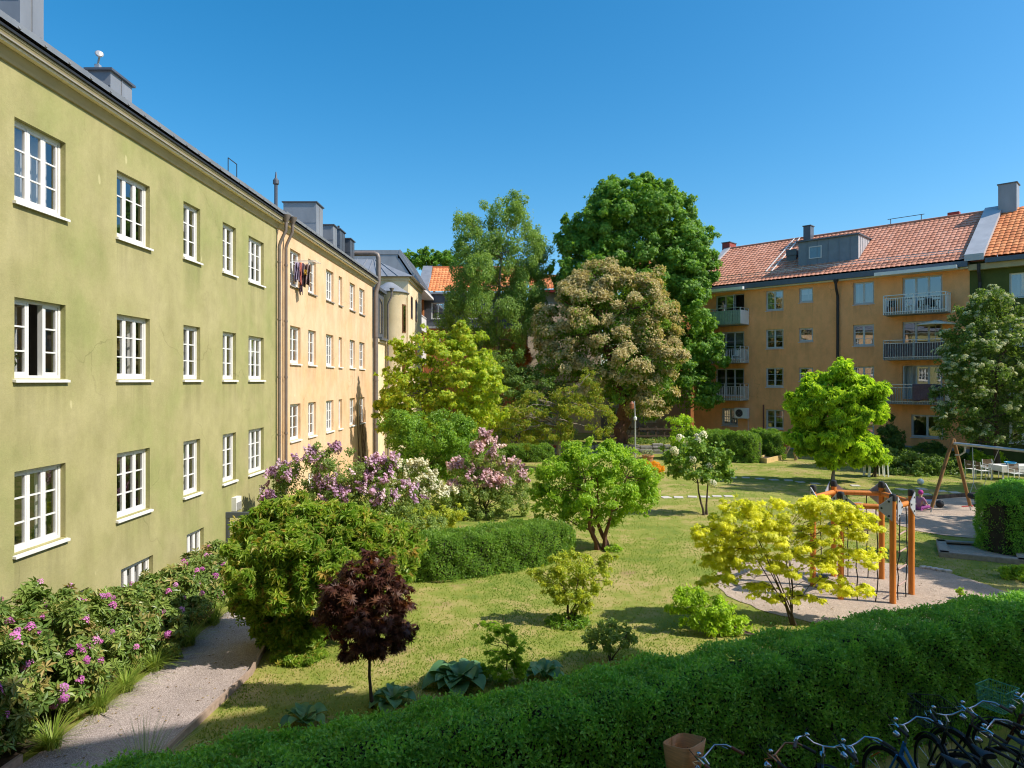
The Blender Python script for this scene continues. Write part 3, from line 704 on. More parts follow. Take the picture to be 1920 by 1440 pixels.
for r in range(3): doors += [((R.t(1342), R.t(1395.5), zr[r][0] - .75, zr[r][1] - .02), 3, 3, r, 'l'), ((R.t(1692), R.t(1767), zr[r][0] - .75, zr[r][1] + .02), 3, 1 if r == 0 else 3, r, 'r')]
wall('wall', ob, M['orange'], R, RT0, RT1, -.1, 12.35, [w[0] for w in RW] + [d[0] for d in doors], 11)
inner(ob, R, RT0, RT1, 0, 12.2, (.9, 3.75, 6.65, 9.5))
for h, nc, rw, r in RW: window(ob, R, *h, nc, rw, fm='greyframe', sill='greyframe', glass='glass2', cur=random.choice((0, 1, 3, 0)), sd=.05)
for h, nc, rw, r, sd in doors:
    o = window(ob, R, *h, nc, rw, fm='greyframe', sill=None, glass='glass2', cur={(2, 'r'): 2, (1, 'l'): 3}.get((r, sd), 0), openc=(2, -75) if (r, sd) == (0, 'l') else ((0, -80) if (r, sd) == (2, 'r') else None))
    o.name = 'balcony_door'
k = MB(); k.fbox(R, RT0, RT1, 0, .05, -.1, .75); k.build('plinth', M['plinth'], ob)
EV = 12.45; RD = -5.6
RZ = R.off(RD).z(1513, 446)
slope = (RZ - EV) / (.55 - RD)
def roof_hit(px, py, fc=R):
    d = .55
    for i in range(700):
        if EV + (.55 - d) * slope >= fc.off(d).z(px, py): break
        d -= .01
    t, z = fc.off(d).tz(px, py); return t, d, z
tile_roof(ob, M['tile'], R, RT0 + .35, RT1 - .1, .6, EV, RD, RZ, .3, .4)
k = MB(); P = R.P; k.add([P(RT0, EV, -11), P(RT1, EV, -11), P(RT1, RZ, RD), P(RT0, RZ, RD), P(RT0, EV, .4), P(RT1, EV, .4)], [(0, 1, 2, 3), (0, 3, 4), (1, 5, 2), (0, 4, 5, 1)]); k.build('rear_roof', M['tile'], ob)
k = MB(); k.tube([P(RT0, RZ + .02, RD), P(RT1, RZ + .02, RD)], .12, 8); k.build('ridge', M['tile'], ob)
k = MB(); k.fbox(R, RT0 - .1, RT1, .42, .66, EV - .42, EV - .06); k.build('gutter', M['blue_trim'], ob)
k = MB(); k.fbox(R, RT0 - .1, RT1, .005, .42, EV - .5, EV - .42); k.fbox(R, RT0 - .1, RT1, .05, .42, EV - .42, EV - .3); k.build('soffit', M['white'], ob)
for p0, p1 in ((1290, 1404), (1648, 1800)):
    k = MB(); k.fbox(R, R.t(p0), R.t(p1), .67, 1.05, EV - .52, EV - .3); k.fbox(R, R.t(p0), R.t(p1), .425, .67, EV - .52, EV - .425); k.build('balcony_canopy', M['white'], ob)
def parapet(par, t0, t1, m, ex=.22):
    k = MB(); k.hexa([P(t0, EV - .1, .68), P(t1, EV - .1, .68), P(t1, RZ - .1, RD), P(t0, RZ - .1, RD), P(t0, EV + ex, .68), P(t1, EV + ex, .68), P(t1, RZ + ex, RD), P(t0, RZ + ex, RD)])
    return k.build('parapet', m, par)
parapet(ob, RT0 - .1, RT0 + .4, M['zinclight']); parapet(ob, RT1 - .15, RT1 + .85, M['zinclight'], .3)
def rchim(par, t0, t1, d0, d1, z0, z1, m):
    k = MB(); k.fbox(R, t0, t1, d0, d1, z0, z1); o = k.build('chimney', m, par)
    k = MB(); k.fbox(R, t0 - .06, t1 + .06, d0 - .06, d1 + .06, z1, z1 + .06); k.build('cap', M['zincdark'], o)
rchim(ob, RT0 - .3, RT0 + .4, RD - 1.0, RD + .2, RZ - 1, RZ + .55, mat('red_brick_chimney', (.28, .06, .05), .8))
ta = R.off(RD + .3).t(1873); rchim(ob, ta, ta + 1.0, RD - .5, RD + .6, RZ - 1, RZ + 1.55, M['zinc'])
ta = R.off(RD + .6).t(1509); rchim(ob, ta, ta + .55, RD + .2, RD + .9, RZ - .8, RZ + .75, M['zincdark'])
# dormer
ta, da, za = roof_hit(1497, 500); tb_ = R.off(da).t(1609); zt = R.off(da).z(1498, 455)
zt2 = zt + .1; db = da - (zt2 - za) / slope - .4
k = MB(); k.fbox(R, ta, tb_, db, da, za - .6, zt); t = ta + .6
while t < tb_: k.fbox(R, t, t + .03, da, da + .03, za, zt); t += .75
dm = k.build('dormer', mat('blue_grey_sheet', (.18, .22, .26), .5, .1, 2, .2), ob)
k = MB(); k.fbox(R, tb_, tb_ + .02, db, da, za - .6, zt - .002)
d_ = da - .4
while d_ > db: k.fbox(R, tb_ + .02, tb_ + .05, d_, d_ + .03, za - .3, zt - .05); d_ -= .5
k.build('cheek', M['zinclight'], dm)
k = MB(); k.fbox(R, ta - .12, tb_ + .12, db - .3, da + .15, zt, zt + .1); k.build('dormer_roof', M['zincdark'], dm)
t0 = R.off(da).t(1517); t1 = R.off(da).t(1541); z0 = R.off(da).z(1517, 486); z1 = R.off(da).z(1517, 463)
k = MB(); b = .07; fd = R.off(da)
k.fbox(fd, t0, t1, .0, .05, z0, z0 + b); k.fbox(fd, t0, t1, .0, .05, z1 - b, z1); k.fbox(fd, t0, t0 + b, 0, .05, z0 + b, z1 - b); k.fbox(fd, t1 - b, t1, 0, .05, z0 + b, z1 - b); k.build('window_frame', M['greyframe'], dm)
k = MB(); k.fbox(fd, t0 + b, t1 - b, .005, .02, z0 + b, z1 - b); k.build('pane', mat('skylight_glass', (.16, .28, .38), .08, .05), dm)
# roof furniture
a = roof_hit(1436, 512); b = roof_hit(1493, 452); k = MB()
up = Vector((0, 0, .12))
for o_ in (0, .45): k.bar(P(a[0] + o_, a[2], a[1]) + up, P(a[0] + .2 + o_, RZ, RD) + up, .06)
for i in range(16):
    f = i / 15; q = P(a[0], a[2], a[1]).lerp(P(a[0] + .2, RZ, RD), f) + up; k.bar(q, q + R.u * .45, .035)
k.build('roof_ladder', M['white'], ob)
a = roof_hit(1484, 490); k = MB(); k.fbox(R, a[0] - .35, a[0] + .35, a[1] - .7, a[1], a[2] - .4, a[2] + .75); k.fbox(R, a[0] - .4, a[0] + .4, a[1] - .75, a[1] + .05, a[2] + .45, a[2] + .9); k.build('roof_vent', M['zincdark'], ob)
k = MB(); dg = -.15; zg = EV + (.55 - dg) * slope; t = RT0 + .6
while t < RT1: k.bar(P(t, zg, dg), P(t, zg + .34, dg + .1), .035); t += 1.15
for h in (.2, .32): k.bar(P(RT0 + .5, zg + h, dg + .08), P(RT1 - .3, zg + h, dg + .08), .03)
k.build('snow_guard', M['steel'], ob)
k = MB(); t0 = R.off(RD).t(1670); k.bar(P(t0, RZ, RD), P(t0, RZ + .5, RD), .04); k.bar(P(t0 + 2, RZ, RD), P(t0 + 2, RZ + .5, RD), .04); k.bar(P(t0 - .2, RZ + .5, RD), P(t0 + 2.2, RZ + .5, RD), .04); k.build('roof_rail', M['zincdark'], ob)
k = MB(); t0 = R.off(RD).t(1784); k.fbox(R, t0 - .35, t0 + .35, RD - 1, RD - .5, RZ - 1, RZ + .45); k.build('chimney', bpy.data.materials['red_brick_chimney'], ob)
k = MB(); td = R.off(.15).t(1570.5); k.lathe(P(td, EV - .75, .5), [(.08, 0), (.16, .25), (.17, .4)], 10); k.tube([P(td, EV - .7, .5), P(td, EV - 1.0, .45), P(td, EV - 1.5, .15), P(td, 0, .15)], .09, 10); k.build('downpipe', M['black'], ob)
k = MB(); k.tube([P(R.t(1432), 0, .06), P(R.t(1432), 3.2, .06)], .05); k.build('conduit', mat('rusty_conduit', (.18, .06, .04), .8), ob)
# barred window and air conditioner
h = (R.t(1353.5), R.t(1383.5), 1.5, 2.85); k = MB(); t = h[0] + .08
while t < h[1]: k.bar(P(t, h[2], .03), P(t, h[3], .03), .025); t += .16
for z in (h[2] + .15, (h[2] + h[3]) / 2, h[3] - .15): k.bar(P(h[0], z, .05), P(h[1], z, .05), .025)
k.build('window_bars', M['greyframe'], ob)
t0, z0 = R.off(.45).tz(1377, 784); t1 = R.off(.45).t(1401); k = MB(); k.fbox(R, t0, t1, .08, .45, z0, z0 + .8)
k.fbox(R, t0 + .1, t0 + .16, 0, .08, z0 - .05, z0 + .1); k.fbox(R, t1 - .2, t1 - .14, 0, .08, z0 - .05, z0 + .1); k.tube([P(t1 - .1, z0, .1), P(t1 - .1, .8, .06)], .02); ac = k.build('air_conditioner', M['white'], ob, bevel=.02)
k = MB(); cc = P(t0 + .38, z0 + .4, .452); k.torus(cc, .29, .015, R.n, 24, 6); k.torus(cc, .18, .01, R.n, 24, 6)
for i in range(8): an = i * math.pi / 4; k.bar(cc, cc + R.u * math.cos(an) * .28 + Vector((0, 0, math.sin(an) * .28)), .012)
k.build('fan_grille', M['zincdark'], ac)
k = MB(); k.lathe(cc - R.n * .001, [(.27, 0), (.27, .003)], 20, R.n); k.build('fan', M['black'], ac)
# balconies
def balcony(par, t0, t1, d, zf, style, top=1.12):
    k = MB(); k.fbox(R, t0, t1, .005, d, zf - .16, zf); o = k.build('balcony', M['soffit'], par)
    r = MB(); f = MB()
    def run(a, b, first=False):
        a = Vector(a); b = Vector(b); n = max(2, int((b - a).length / .135))
        for i in range(1, n):
            if abs(i / n - .5) < .02: continue
            q = a.lerp(b, i / n); r.bar(q + Vector((0, 0, -.12)), q + Vector((0, 0, .92)), .03)
        e = (b - a).normalized() * .026
        for h in (.03, .92): r.bar(a + e + Vector((0, 0, h)), b - e + Vector((0, 0, h)), .036, .04)
        r.bar(a + e + Vector((0, 0, top)), b - e + Vector((0, 0, top)), .055, .045)
        for q in ([a] if first else []) + [a.lerp(b, .5), b]: r.bar(q + Vector((0, 0, -.12)), q + Vector((0, 0, top)), .05)
    run(P(t0, zf, .05), P(t0, zf, d + .02), True); run(P(t0, zf, d + .02), P(t1, zf, d + .02)); run(P(t1, zf, d + .02), P(t1, zf, .05))
    r.build('railing', M['steel' if style != 'white' else 'white'], o)
    if style == 'panel':
        t = t0 + .02
        while t < t1 - .1: f.fbox(R, t, t + .19, d + .045, d + .06, zf - .1, zf + .93); t += .215
        f.build('cladding', mat('grey_green_cladding', (.24, .31, .28), .6), o); f = MB(); f.fbox(R, t1 + .03, t1 + .05, .05, d + .06, zf - .1, zf + .93); f.build('side_panel', M['white'], o)
    elif style == 'fabric':
        f.fbox(R, t0 + .04, t1 - .04, d - .035, d - .025, zf, zf + .9); f.build('privacy_screen', mat('brown_grey_fabric', (.13, .10, .11), .9), o)
    elif style == 'white':
        f.fbox(R, t1 + .03, t1 + .05, .05, d + .06, zf - .1, zf + .93); f.build('side_panel', M['white'], o)
    return o
rt0 = R.off(1.2).t(1656.7); rt1 = R.off(1.2).t(1773); lt0 = R.off(1.4).t(1330); lt1 = R.off(1.4).t(1388)
BZ = [9.42, 6.5, 3.65]
for i, z in enumerate(BZ):
    balcony(ob, lt0, lt1, 1.4, z, ('panel', 'bars', 'bars')[i]); balcony(ob, rt0, rt1, 1.2, z, ('white', 'fabric', 'bars')[i])
# dark green neighbour
dg_ = thing('apartment_building', 'dark green building with bright orange tiles beyond the flowering rowan', 'building', (36, 38, 0))
DT1 = RT1 + 16; hs = [(RT1 + 2.0 + i * 3.3, RT1 + 3.9 + i * 3.3, z, z + 1.45) for i in range(4) for z in (10.0, 7.1, 4.2, 1.3)]
wall('wall', dg_, M['darkgreen'], R, RT1 + .01, DT1, -.1, 12.35, hs, 11); inner(dg_, R, RT1, DT1, 0, 12.2, (3.7, 6.6, 9.5))
for h in hs: window(dg_, R, *h, 3, 1 if h[2] > 9 else 3, fm='white', glass='glass2', cur=random.choice((0, 1)), sd=.05)
k = MB(); k.fbox(R, RT1 + .01, DT1, .005, .42, EV - .65, EV - .3); k.build('cornice', M['cornice'], dg_)
k = MB(); k.fbox(R, RT1 + .9, DT1, .42, .66, EV - .3, EV - .02); k.build('gutter', M['blue_trim'], dg_)
tile_roof(dg_, M['tile2'], R, RT1 + .85, DT1, .6, EV + .05, RD, RZ, .3, .4)
k = MB(); k.add([P(RT1 + .02, EV, -11), P(DT1, EV, -11), P(DT1, RZ, RD), P(RT1 + .02, RZ, RD)], [(0, 1, 2, 3)]); k.build('rear_roof', M['tile2'], dg_)
k = MB(); td = R.t(1838); k.tube([P(td, EV - .3, .5), P(td, EV - .8, .45), P(td, EV - 1.4, .12), P(td, 0, .12)], .09, 10); k.build('downpipe', M['black'], dg_)
dg_.name = 'apartment_building'
rr = thing('house', 'far house with red hipped roof behind the tall maple', 'house', (21, 74, 0))
k = MB(); k.box(14, 29, 70, 82, -.1, 15.0); k.build('wall', M['rust'], rr)
FR = Facade((13.5, 69.5), (1, 0), (0, -1)); tile_roof(rr, M['tile2'], FR, 0, 16, 0, 15, -6, 18.6, .35, .45)
k = MB(); k.add([(13.5, 75.5, 18.6), (29.5, 75.5, 18.6), (29.5, 82.5, 15), (13.5, 82.5, 15), (13.5, 69.6, 15), (29.5, 69.6, 15)], [(0, 1, 2, 3), (0, 3, 4), (1, 5, 2)]); k.build('rear_roof', M['tile2'], rr)

# ---------------------------------------------------------------- the house the photograph was taken from (stands behind the eye point)
HB = Facade((0, -1.7), (1, .43), (-.43, 1))
hb = thing('apartment_building', 'tall plastered house the garden is viewed from, its shadow lying over the near hedge', 'building', (3, -6, 0))
HZ = 19.4; hs = [(t, t + 1.3, z, z + 1.5) for t in (-6, -3, 3, 6, 9, 12, 15, 18) for z in (.9, 4, 7, 10, 13, 16)]
wall('wall', hb, M['yellow'], HB, -9, 22, -.1, HZ, hs, 10)
for h in hs: window(hb, HB, *h, 2, 3, cur=1, glass='glass2')
k = MB(); k.prof(HB, [(.6, HZ), (.6, HZ + .25), (-5, HZ + 2.2), (-10.4, HZ)], -9, 22); k.build('roof', M['tile'], hb)
# ---------------------------------------------------------------- ground
def groundmat():
    m, nt, p = newmat('lawn_soil')
    pos = nn(nt, 'ShaderNodeNewGeometry').outputs['Position']
    a = noise(nt, pos, .33, 5, .62); b = noise(nt, pos, 1.6, 5, .65); c = noise(nt, pos, 38, 3, .7); e = noise(nt, pos, .8, 3, .5)
    ad = nn(nt, 'ShaderNodeMath', operation='ADD'); nt.links.new(a, ad.inputs[0]); nt.links.new(b, ad.inputs[1])
    hf = nn(nt, 'ShaderNodeMath', operation='MULTIPLY'); hf.inputs[1].default_value = .5; nt.links.new(ad.outputs[0], hf.inputs[0])
    r = ramp(nt, [(.36, (.15, .21, .038)), (.47, (.235, .265, .055)), (.55, (.36, .31, .11)), (.65, (.43, .33, .16))]); nt.links.new(hf.outputs[0], r.inputs[0])
    g = ramp(nt, [(.28, (.75, .76, .72)), (.72, (1.2, 1.18, 1.12))]); nt.links.new(c, g.inputs[0])
    x = mixc(nt, 1., r.outputs[0], g.outputs[0], 'MULTIPLY')
    s = ramp(nt, [(.64, (0, 0, 0)), (.72, (1, 1, 1))]); nt.links.new(e, s.inputs[0])
    mm = nn(nt, 'ShaderNodeMath', operation='MULTIPLY'); mm.inputs[1].default_value = .6; nt.links.new(s.outputs[0], mm.inputs[0])
    x = mixc(nt, mm.outputs[0], x, (.27, .17, .10))
    nt.links.new(x, p.inputs['Base Color']); p.inputs['Roughness'].default_value = 1; p.inputs['Specular IOR Level'].default_value = .1
    bump(nt, p, c, .35, .02); return m
def grit(name, a, b, c, sc=90, foot=True):
    m, nt, p = newmat(name)
    pos = nn(nt, 'ShaderNodeNewGeometry').outputs['Position']
    v = nn(nt, 'ShaderNodeTexVoronoi'); v.inputs['Scale'].default_value = sc; nt.links.new(pos, v.inputs['Vector'])
    sp = nn(nt, 'ShaderNodeSeparateColor'); nt.links.new(v.outputs['Color'], sp.inputs[0])
    r = ramp(nt, [(0, a), (.55, b), (1, c)]); nt.links.new(sp.outputs[0], r.inputs[0])
    g = ramp(nt, [(.3, (.78, .77, .76)), (.7, (1.12, 1.1, 1.08))]); nt.links.new(noise(nt, pos, .9, 6, .65), g.inputs[0])
    nt.links.new(mixc(nt, 1., r.outputs[0], g.outputs[0], 'MULTIPLY'), p.inputs['Base Color']); p.inputs['Roughness'].default_value = 1
    p.inputs['Specular IOR Level'].default_value = .15
    ad = nn(nt, 'ShaderNodeMath', operation='ADD'); nt.links.new(noise(nt, pos, 30, 3, .7), ad.inputs[0]); nt.links.new(noise(nt, pos, 5.5 if foot else 60, 2), ad.inputs[1])
    bump(nt, p, ad.outputs[0], .8, .045 if foot else .012); return m
k = MB(); n = 60; xs = np.linspace(-160, 160, n)
k.quad((-200, -60, 0), (200, -60, 0), (200, 300, 0), (-200, 300, 0)); tag(k.build('ground', groundmat()), kind='structure')
def blobpoly(pts, wob=.0, n=6):
    P = [Vector((*p, 0)) for p in pts]; out = []; m = len(P)
    for i in range(m):
        a, b, c, d = P[i - 1], P[i], P[(i + 1) % m], P[(i + 2) % m]
        for j in range(n):
            t = j / n; q = .5 * ((2 * b) + (c - a) * t + (2 * a - 5 * b + 4 * c - d) * t * t + (-a + 3 * b - 3 * c + d) * t ** 3)
            out.append((q.x + random.uniform(-wob, wob), q.y + random.uniform(-wob, wob)))
    return out
def inpoly(poly, X, Y):
    r = np.zeros(len(X), bool); n = len(poly)
    for i in range(n):
        x1, y1 = poly[i][:2]; x2, y2 = poly[(i + 1) % n][:2]
        c = ((y1 > Y) != (y2 > Y)) & (X < (x2 - x1) * (Y - y1) / (y2 - y1 + 1e-12) + x1); r ^= c
    return r
def sheet(name, poly, z, m, tri=True):
    k = MB(); k.add([(x, y, z) for x, y in poly], [tuple(range(len(poly)))]); return tag(k.build(name, m), kind='structure')
M['gravel'] = grit('path_gravel', (0.302, 0.246, 0.224), (0.426, 0.353, 0.325), (0.582, 0.493, 0.459), 85, False)
M['sand'] = grit('play_sand', (.43, .33, .25), (.52, .41, .32), (.60, .49, .39), 60)
PATH = blobpoly([(-6.6, 2), (-6.45, 6), (-6.35, 9), (-6.2, 12), (-6.15, 15), (-6.2, 19), (-6.1, 23), (-4.6, 23), (-4.7, 19), (-4.85, 15.5), (-4.75, 13.4), (-4.45, 11.6), (-4.6, 9.5), (-4.7, 7), (-4.75, 2)], .03, 8)
sheet('path', PATH, .012, M['gravel'])
SAND = blobpoly([(8.3 + 3.35 * math.cos(a), 16.4 + 2.9 * math.sin(a)) for a in np.linspace(0, 2 * math.pi, 12, endpoint=False)], .06, 6)
sheet('play_sand', SAND, .014, M['sand'])
SW = blobpoly([(13.4, 23.6), (14.2, 21.9), (16.5, 21.2), (21, 22), (24, 25.5), (22.5, 29.4), (19.5, 29.5), (16.7, 28.6), (14.6, 26.3)], .06, 6)
sheet('swing_sand', SW, .014, M['sand'])
BK = [(-1.5, 2.8), (14, 9.4), (16, 4.5), (0, -2)]
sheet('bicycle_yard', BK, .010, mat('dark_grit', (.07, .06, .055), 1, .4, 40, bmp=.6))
BED = blobpoly([(-8.6, 2), (-8.55, 12), (-8.4, 23), (-6.5, 23), (-6.5, 14), (-6.55, 8), (-6.6, 2)], .02, 4)
sheet('planting_bed', BED, .008, mat('bed_soil', (.07, .05, .035), 1, .35, 20, bmp=.8))
k = MB(); pts = [(-4.72, 6.5), (-4.6, 9.5), (-4.43, 11.6), (-4.7, 13.4), (-4.8, 15.5)]
for a, b in zip(pts[:-1], pts[1:]): k.bar((*a, .05), (*b, .05), 0.045, .12)
pts = [(-6.6, 6), (-6.4, 8.9)]; k.bar((*pts[0], .05), (*pts[1], .05), .05, .16)
tag(k.build('path_edging', mat('weathered_plank', (.36, .26, .20), .9, .2, 12)), kind='structure')
# terrace behind, held by a stone wall
TZ = .6; TER = [(-8, 47), (11.8, 47), (13.2, 49.5), (11, 60), (-8, 62)]
k = MB(); k.extr(TER, -.1, TZ); tag(k.build('terrace', bpy.data.materials['lawn_soil']), kind='structure')
k = MB()
x = -1.0
while x < 11.9:
    z = -.05
    w = random.uniform(.5, .9)
    while z < TZ - .05:
        h = random.uniform(.17, .25); k.box(x + random.uniform(0, .06), x + w - .02, 46.72 + random.uniform(-.05, .05), 46.98, z, z + h - .015); z += h
    x += w
tag(k.build('stone_wall', mat('granite', (.30, .28, .27), .9, .3, 5, bmp=.5), bevel=.03), 'low grey stone retaining wall under the pale flowering tree', 'wall')
# stepping stones across the lawn
M['slab'] = mat('concrete_slab', (.55, .50, .44), .9, .12, 6, bmp=.3)
slabs = [gp(x, y) for x, y in ((1248, 933), (1272, 933), (1298, 932), (1322, 932), (1344, 931), (1366, 931), (1374, 896), (1398, 896), (1425, 898), (1451, 900), (1478, 901), (1500, 904), (1528, 907), (1603, 911), (1690, 918), (1727, 917), (1735, 927), (1764, 921), (1790, 924))]
k = MB(); k.extr([(-.2, -.19), (.19, -.2), (.21, .18), (-.18, .2)], 0, .05); s0 = k.build('stepping_stone', M['slab'], bevel=.012)
for i, p in enumerate(slabs):
    o = s0 if i == 0 else s0.copy()
    if i: COL.objects.link(o)
    o.location = (p.x, p.y, -.018); o.rotation_euler = (0, 0, random.uniform(-.3, .3)); o.scale = (1, random.uniform(.9, 1.15), 1)
    if i < 6: l = 'flat pale stepping stone in the front row beside the small white flowered tree'
    elif i < 13: l = 'flat pale stepping stone in the back row leading to the chestnut trunk'
    else: l = 'flat pale stepping stone in the shade between the climbing frame and the swing'
    tag(o, l, 'stepping stone', 'stepping stones in the lawn, row %d' % (1 + (i >= 6) + (i >= 13)))
# grass blades, thinner with distance, kept off paths and sand
n = 230000; Yg = 8.6 / (1 - rng.random(n) * .80); Xg = (rng.random(n) * 1.5 - .62) * Yg
keep = (Xg > -4.45) & ~inpoly(SAND, Xg, Yg) & ~inpoly(SW, Xg, Yg) & (Yg > 8.4 + .4 * Xg * (Xg > 0)) & (Yg < 44)

def vnoise(x, y, sc, sd):
    g = np.random.default_rng(sd).random((128, 128)); u, v = x / sc + 50, y / sc + 50; i, j = np.floor(u).astype(int), np.floor(v).astype(int); f, h_ = u - i, v - j; f = f * f * (3 - 2 * f); h_ = h_ * h_ * (3 - 2 * h_)
    q = lambda a, b: g[a % 128, b % 128]
    return (q(i, j) * (1 - f) + q(i + 1, j) * f) * (1 - h_) + (q(i, j + 1) * (1 - f) + q(i + 1, j + 1) * f) * h_
dens = np.clip((.45 * vnoise(Xg, Yg, 2.6, 1) + .33 * vnoise(Xg, Yg, .9, 2) + .22 * vnoise(Xg, Yg, .3, 3) - .5) * 2.2 + .5, 0, 1); keep &= rng.random(n) < .2 + .8 * dens
Xg, Yg = Xg[keep], Yg[keep]; n = len(Xg); h = rng.uniform(.018, .042, n) ; w = .004 + .0005 * Yg; an = rng.random(n) * 6.28
b = np.stack([Xg, Yg, np.zeros(n)], 1); dx = np.stack([np.cos(an), np.sin(an), 0 * an], 1) * w[:, None]
tip = b + np.stack([rng.normal(size=n) * .5, rng.normal(size=n) * .5, np.ones(n)], 1) * h[:, None]
V = np.stack([b - dx, b + dx, tip], 1).reshape(-1, 3); var = np.zeros((n, 3)); var[:, 0] = np.clip(.95 - .95 * dens[keep] + rng.normal(size=n) * .22, 0, 1); var[:, 1] = .5
M['grass'] = leafmat('grass_blade', (.15, .26, .035), (.27, .33, .06), (.44, .38, .14), .5, .7, 1.0, .1)
tag(raw_mesh('grass', V, np.arange(3 * n).reshape(-1, 3), M['grass'], None, np.repeat(var, 3, 0)), kind='stuff')

# fallen leaves and blossom litter on path and sand
n = 900; Yl = rng.uniform(6, 20, n); Xl = rng.uniform(-6.4, -4.5, n); Yl[500:] = rng.uniform(13.5, 19.2, 400); Xl[500:] = rng.uniform(5, 11.5, 400)
k = leaves(np.stack([Xl, Yl, np.full(n, .022)], 1), np.tile(np.array((0, 0, 1.)), (n, 1)), .045, KITE, None, 0, .25)
tag(raw_mesh('leaf_litter', k[0], k[1], leafmat('dry_leaf', (.16, .10, .05), (.36, .25, .11), (.5, .45, .3), .1), None, k[2]), kind='stuff')
# ---------------------------------------------------------------- plants
LM = {
 'maple': leafmat('maple_leaf', (.10, .25, .03), (.24, .42, .055), None, .45),
 'birch': leafmat('birch_leaf', (.17, .31, .06), (.31, .44, .12)),
 'lime': leafmat('light_maple_leaf', (.26, .42, .03), (.52, .62, .06), (.58, .56, .10), .55),
 'dark': leafmat('dark_shrub_leaf', (0.128, 0.261, 0.0405), (0.285, 0.478, 0.0675)),
 'apple': leafmat('cherry_leaf', (.19, .29, .04), (.40, .46, .07), (.50, .38, .12)),
 'lilac': leafmat('lilac_leaf', (0.171, 0.283, 0.081), (0.37, 0.478, 0.149)),
 'fresh': leafmat('fresh_leaf', (.24, .44, .04), (.46, .64, .09)),
 'spurge': leafmat('lime_shrub_leaf', (.32, .44, .05), (.62, .66, .12)),
 'pieris': leafmat('narrow_drooping_leaf', (.18, .33, .045), (.42, .52, .10), (.52, .36, .13), .45, .4, 1.0),
 'red': leafmat('purple_maple_leaf', (.055, .020, .015), (.12, .045, .032), (.23, .10, .05), .4, .45, 1.3),
 'yellow': leafmat('golden_maple_leaf', (.62, .64, .05), (.82, .82, .10), (.86, .84, .22), .55, .5, 1.0),
 'chest': leafmat('chestnut_leaf', (0.239, 0.406, 0.0378), (0.559, 0.771, 0.0756)),
 'rowan': leafmat('rowan_leaf', (.11, .20, .05), (.22, .34, .08)),
 'white_tree': leafmat('round_leaf', (0.133, 0.264, 0.0504), (0.293, 0.447, 0.0882)),
 'rhodo': leafmat('rhododendron_leaf', (.115, .20, .045), (.25, .33, .08), (.38, .27, .11), .25, .4, 1.0, .35),
 'hedge': leafmat('hedge_leaf', (.15, .38, .06), (.36, .64, .11), None, .4, .4, 1.0, .5),
 'hedge2': leafmat('clipped_hedge_leaf', (.13, .28, .045), (.27, .43, .075)),
 'hosta': leafmat('hosta_leaf', (0.081, 0.202, 0.0924), (0.18, 0.336, 0.143), None, .2, .38),
 'blade': leafmat('strap_leaf', (0.169, 0.286, 0.039), (0.364, 0.442, 0.091), None, .3),
 'silver': leafmat('silver_grass_blade', (0.208, 0.286, 0.156), (0.416, 0.468, 0.286), None, .3),
 'tan': leafmat('pale_blossom', (.44, .37, .19), (.60, .50, .28), (.70, .61, .38), .35, .8, 1.0),
 'purple': leafmat('purple_blossom', (.42, .22, .42), (.60, .39, .58), (.72, .56, .68), .25, .8, 1.0),
 'pinkf': leafmat('pink_blossom', (.48, .28, .36), (.64, .44, .49), (.72, .57, .58), .25, .8, 1.0),
 'whitef': leafmat('white_blossom', (.55, .52, .36), (.78, .75, .62), None, .25, .8, 1.0),
 'magenta': leafmat('magenta_blossom', (.46, .10, .40), (.66, .22, .60), (.75, .36, .68), .25, .7, 1.0),
 'rowanf': leafmat('cream_blossom', (.38, .41, .21), (.58, .60, .37), None, .2, .8, 1.0),
 'orange_leaf': leafmat('copper_leaf', (.40, .13, .03), (.60, .24, .06)),
 'marigold': leafmat('marigold_petal', (.7, .33, .02), (.8, .5, .04)),
}
M['bark'] = mat('brown_bark', (.085, .06, .045), .95, .35, 9, bmp=.8, bscale=30, stretch=(1, 1, .3))
M['greybark'] = mat('grey_bark', (.24, .20, .16), .95, .35, 9, bmp=.6, bscale=30, stretch=(1, 1, .4))
M['redbark'] = mat('red_brown_bark', (.15, .075, .055), .95, .4, 5, bmp=.9, bscale=14, stretch=(1, 1, .25))
M['twig'] = mat('hedge_twig', (.035, .032, .02), 1, .3, 8)

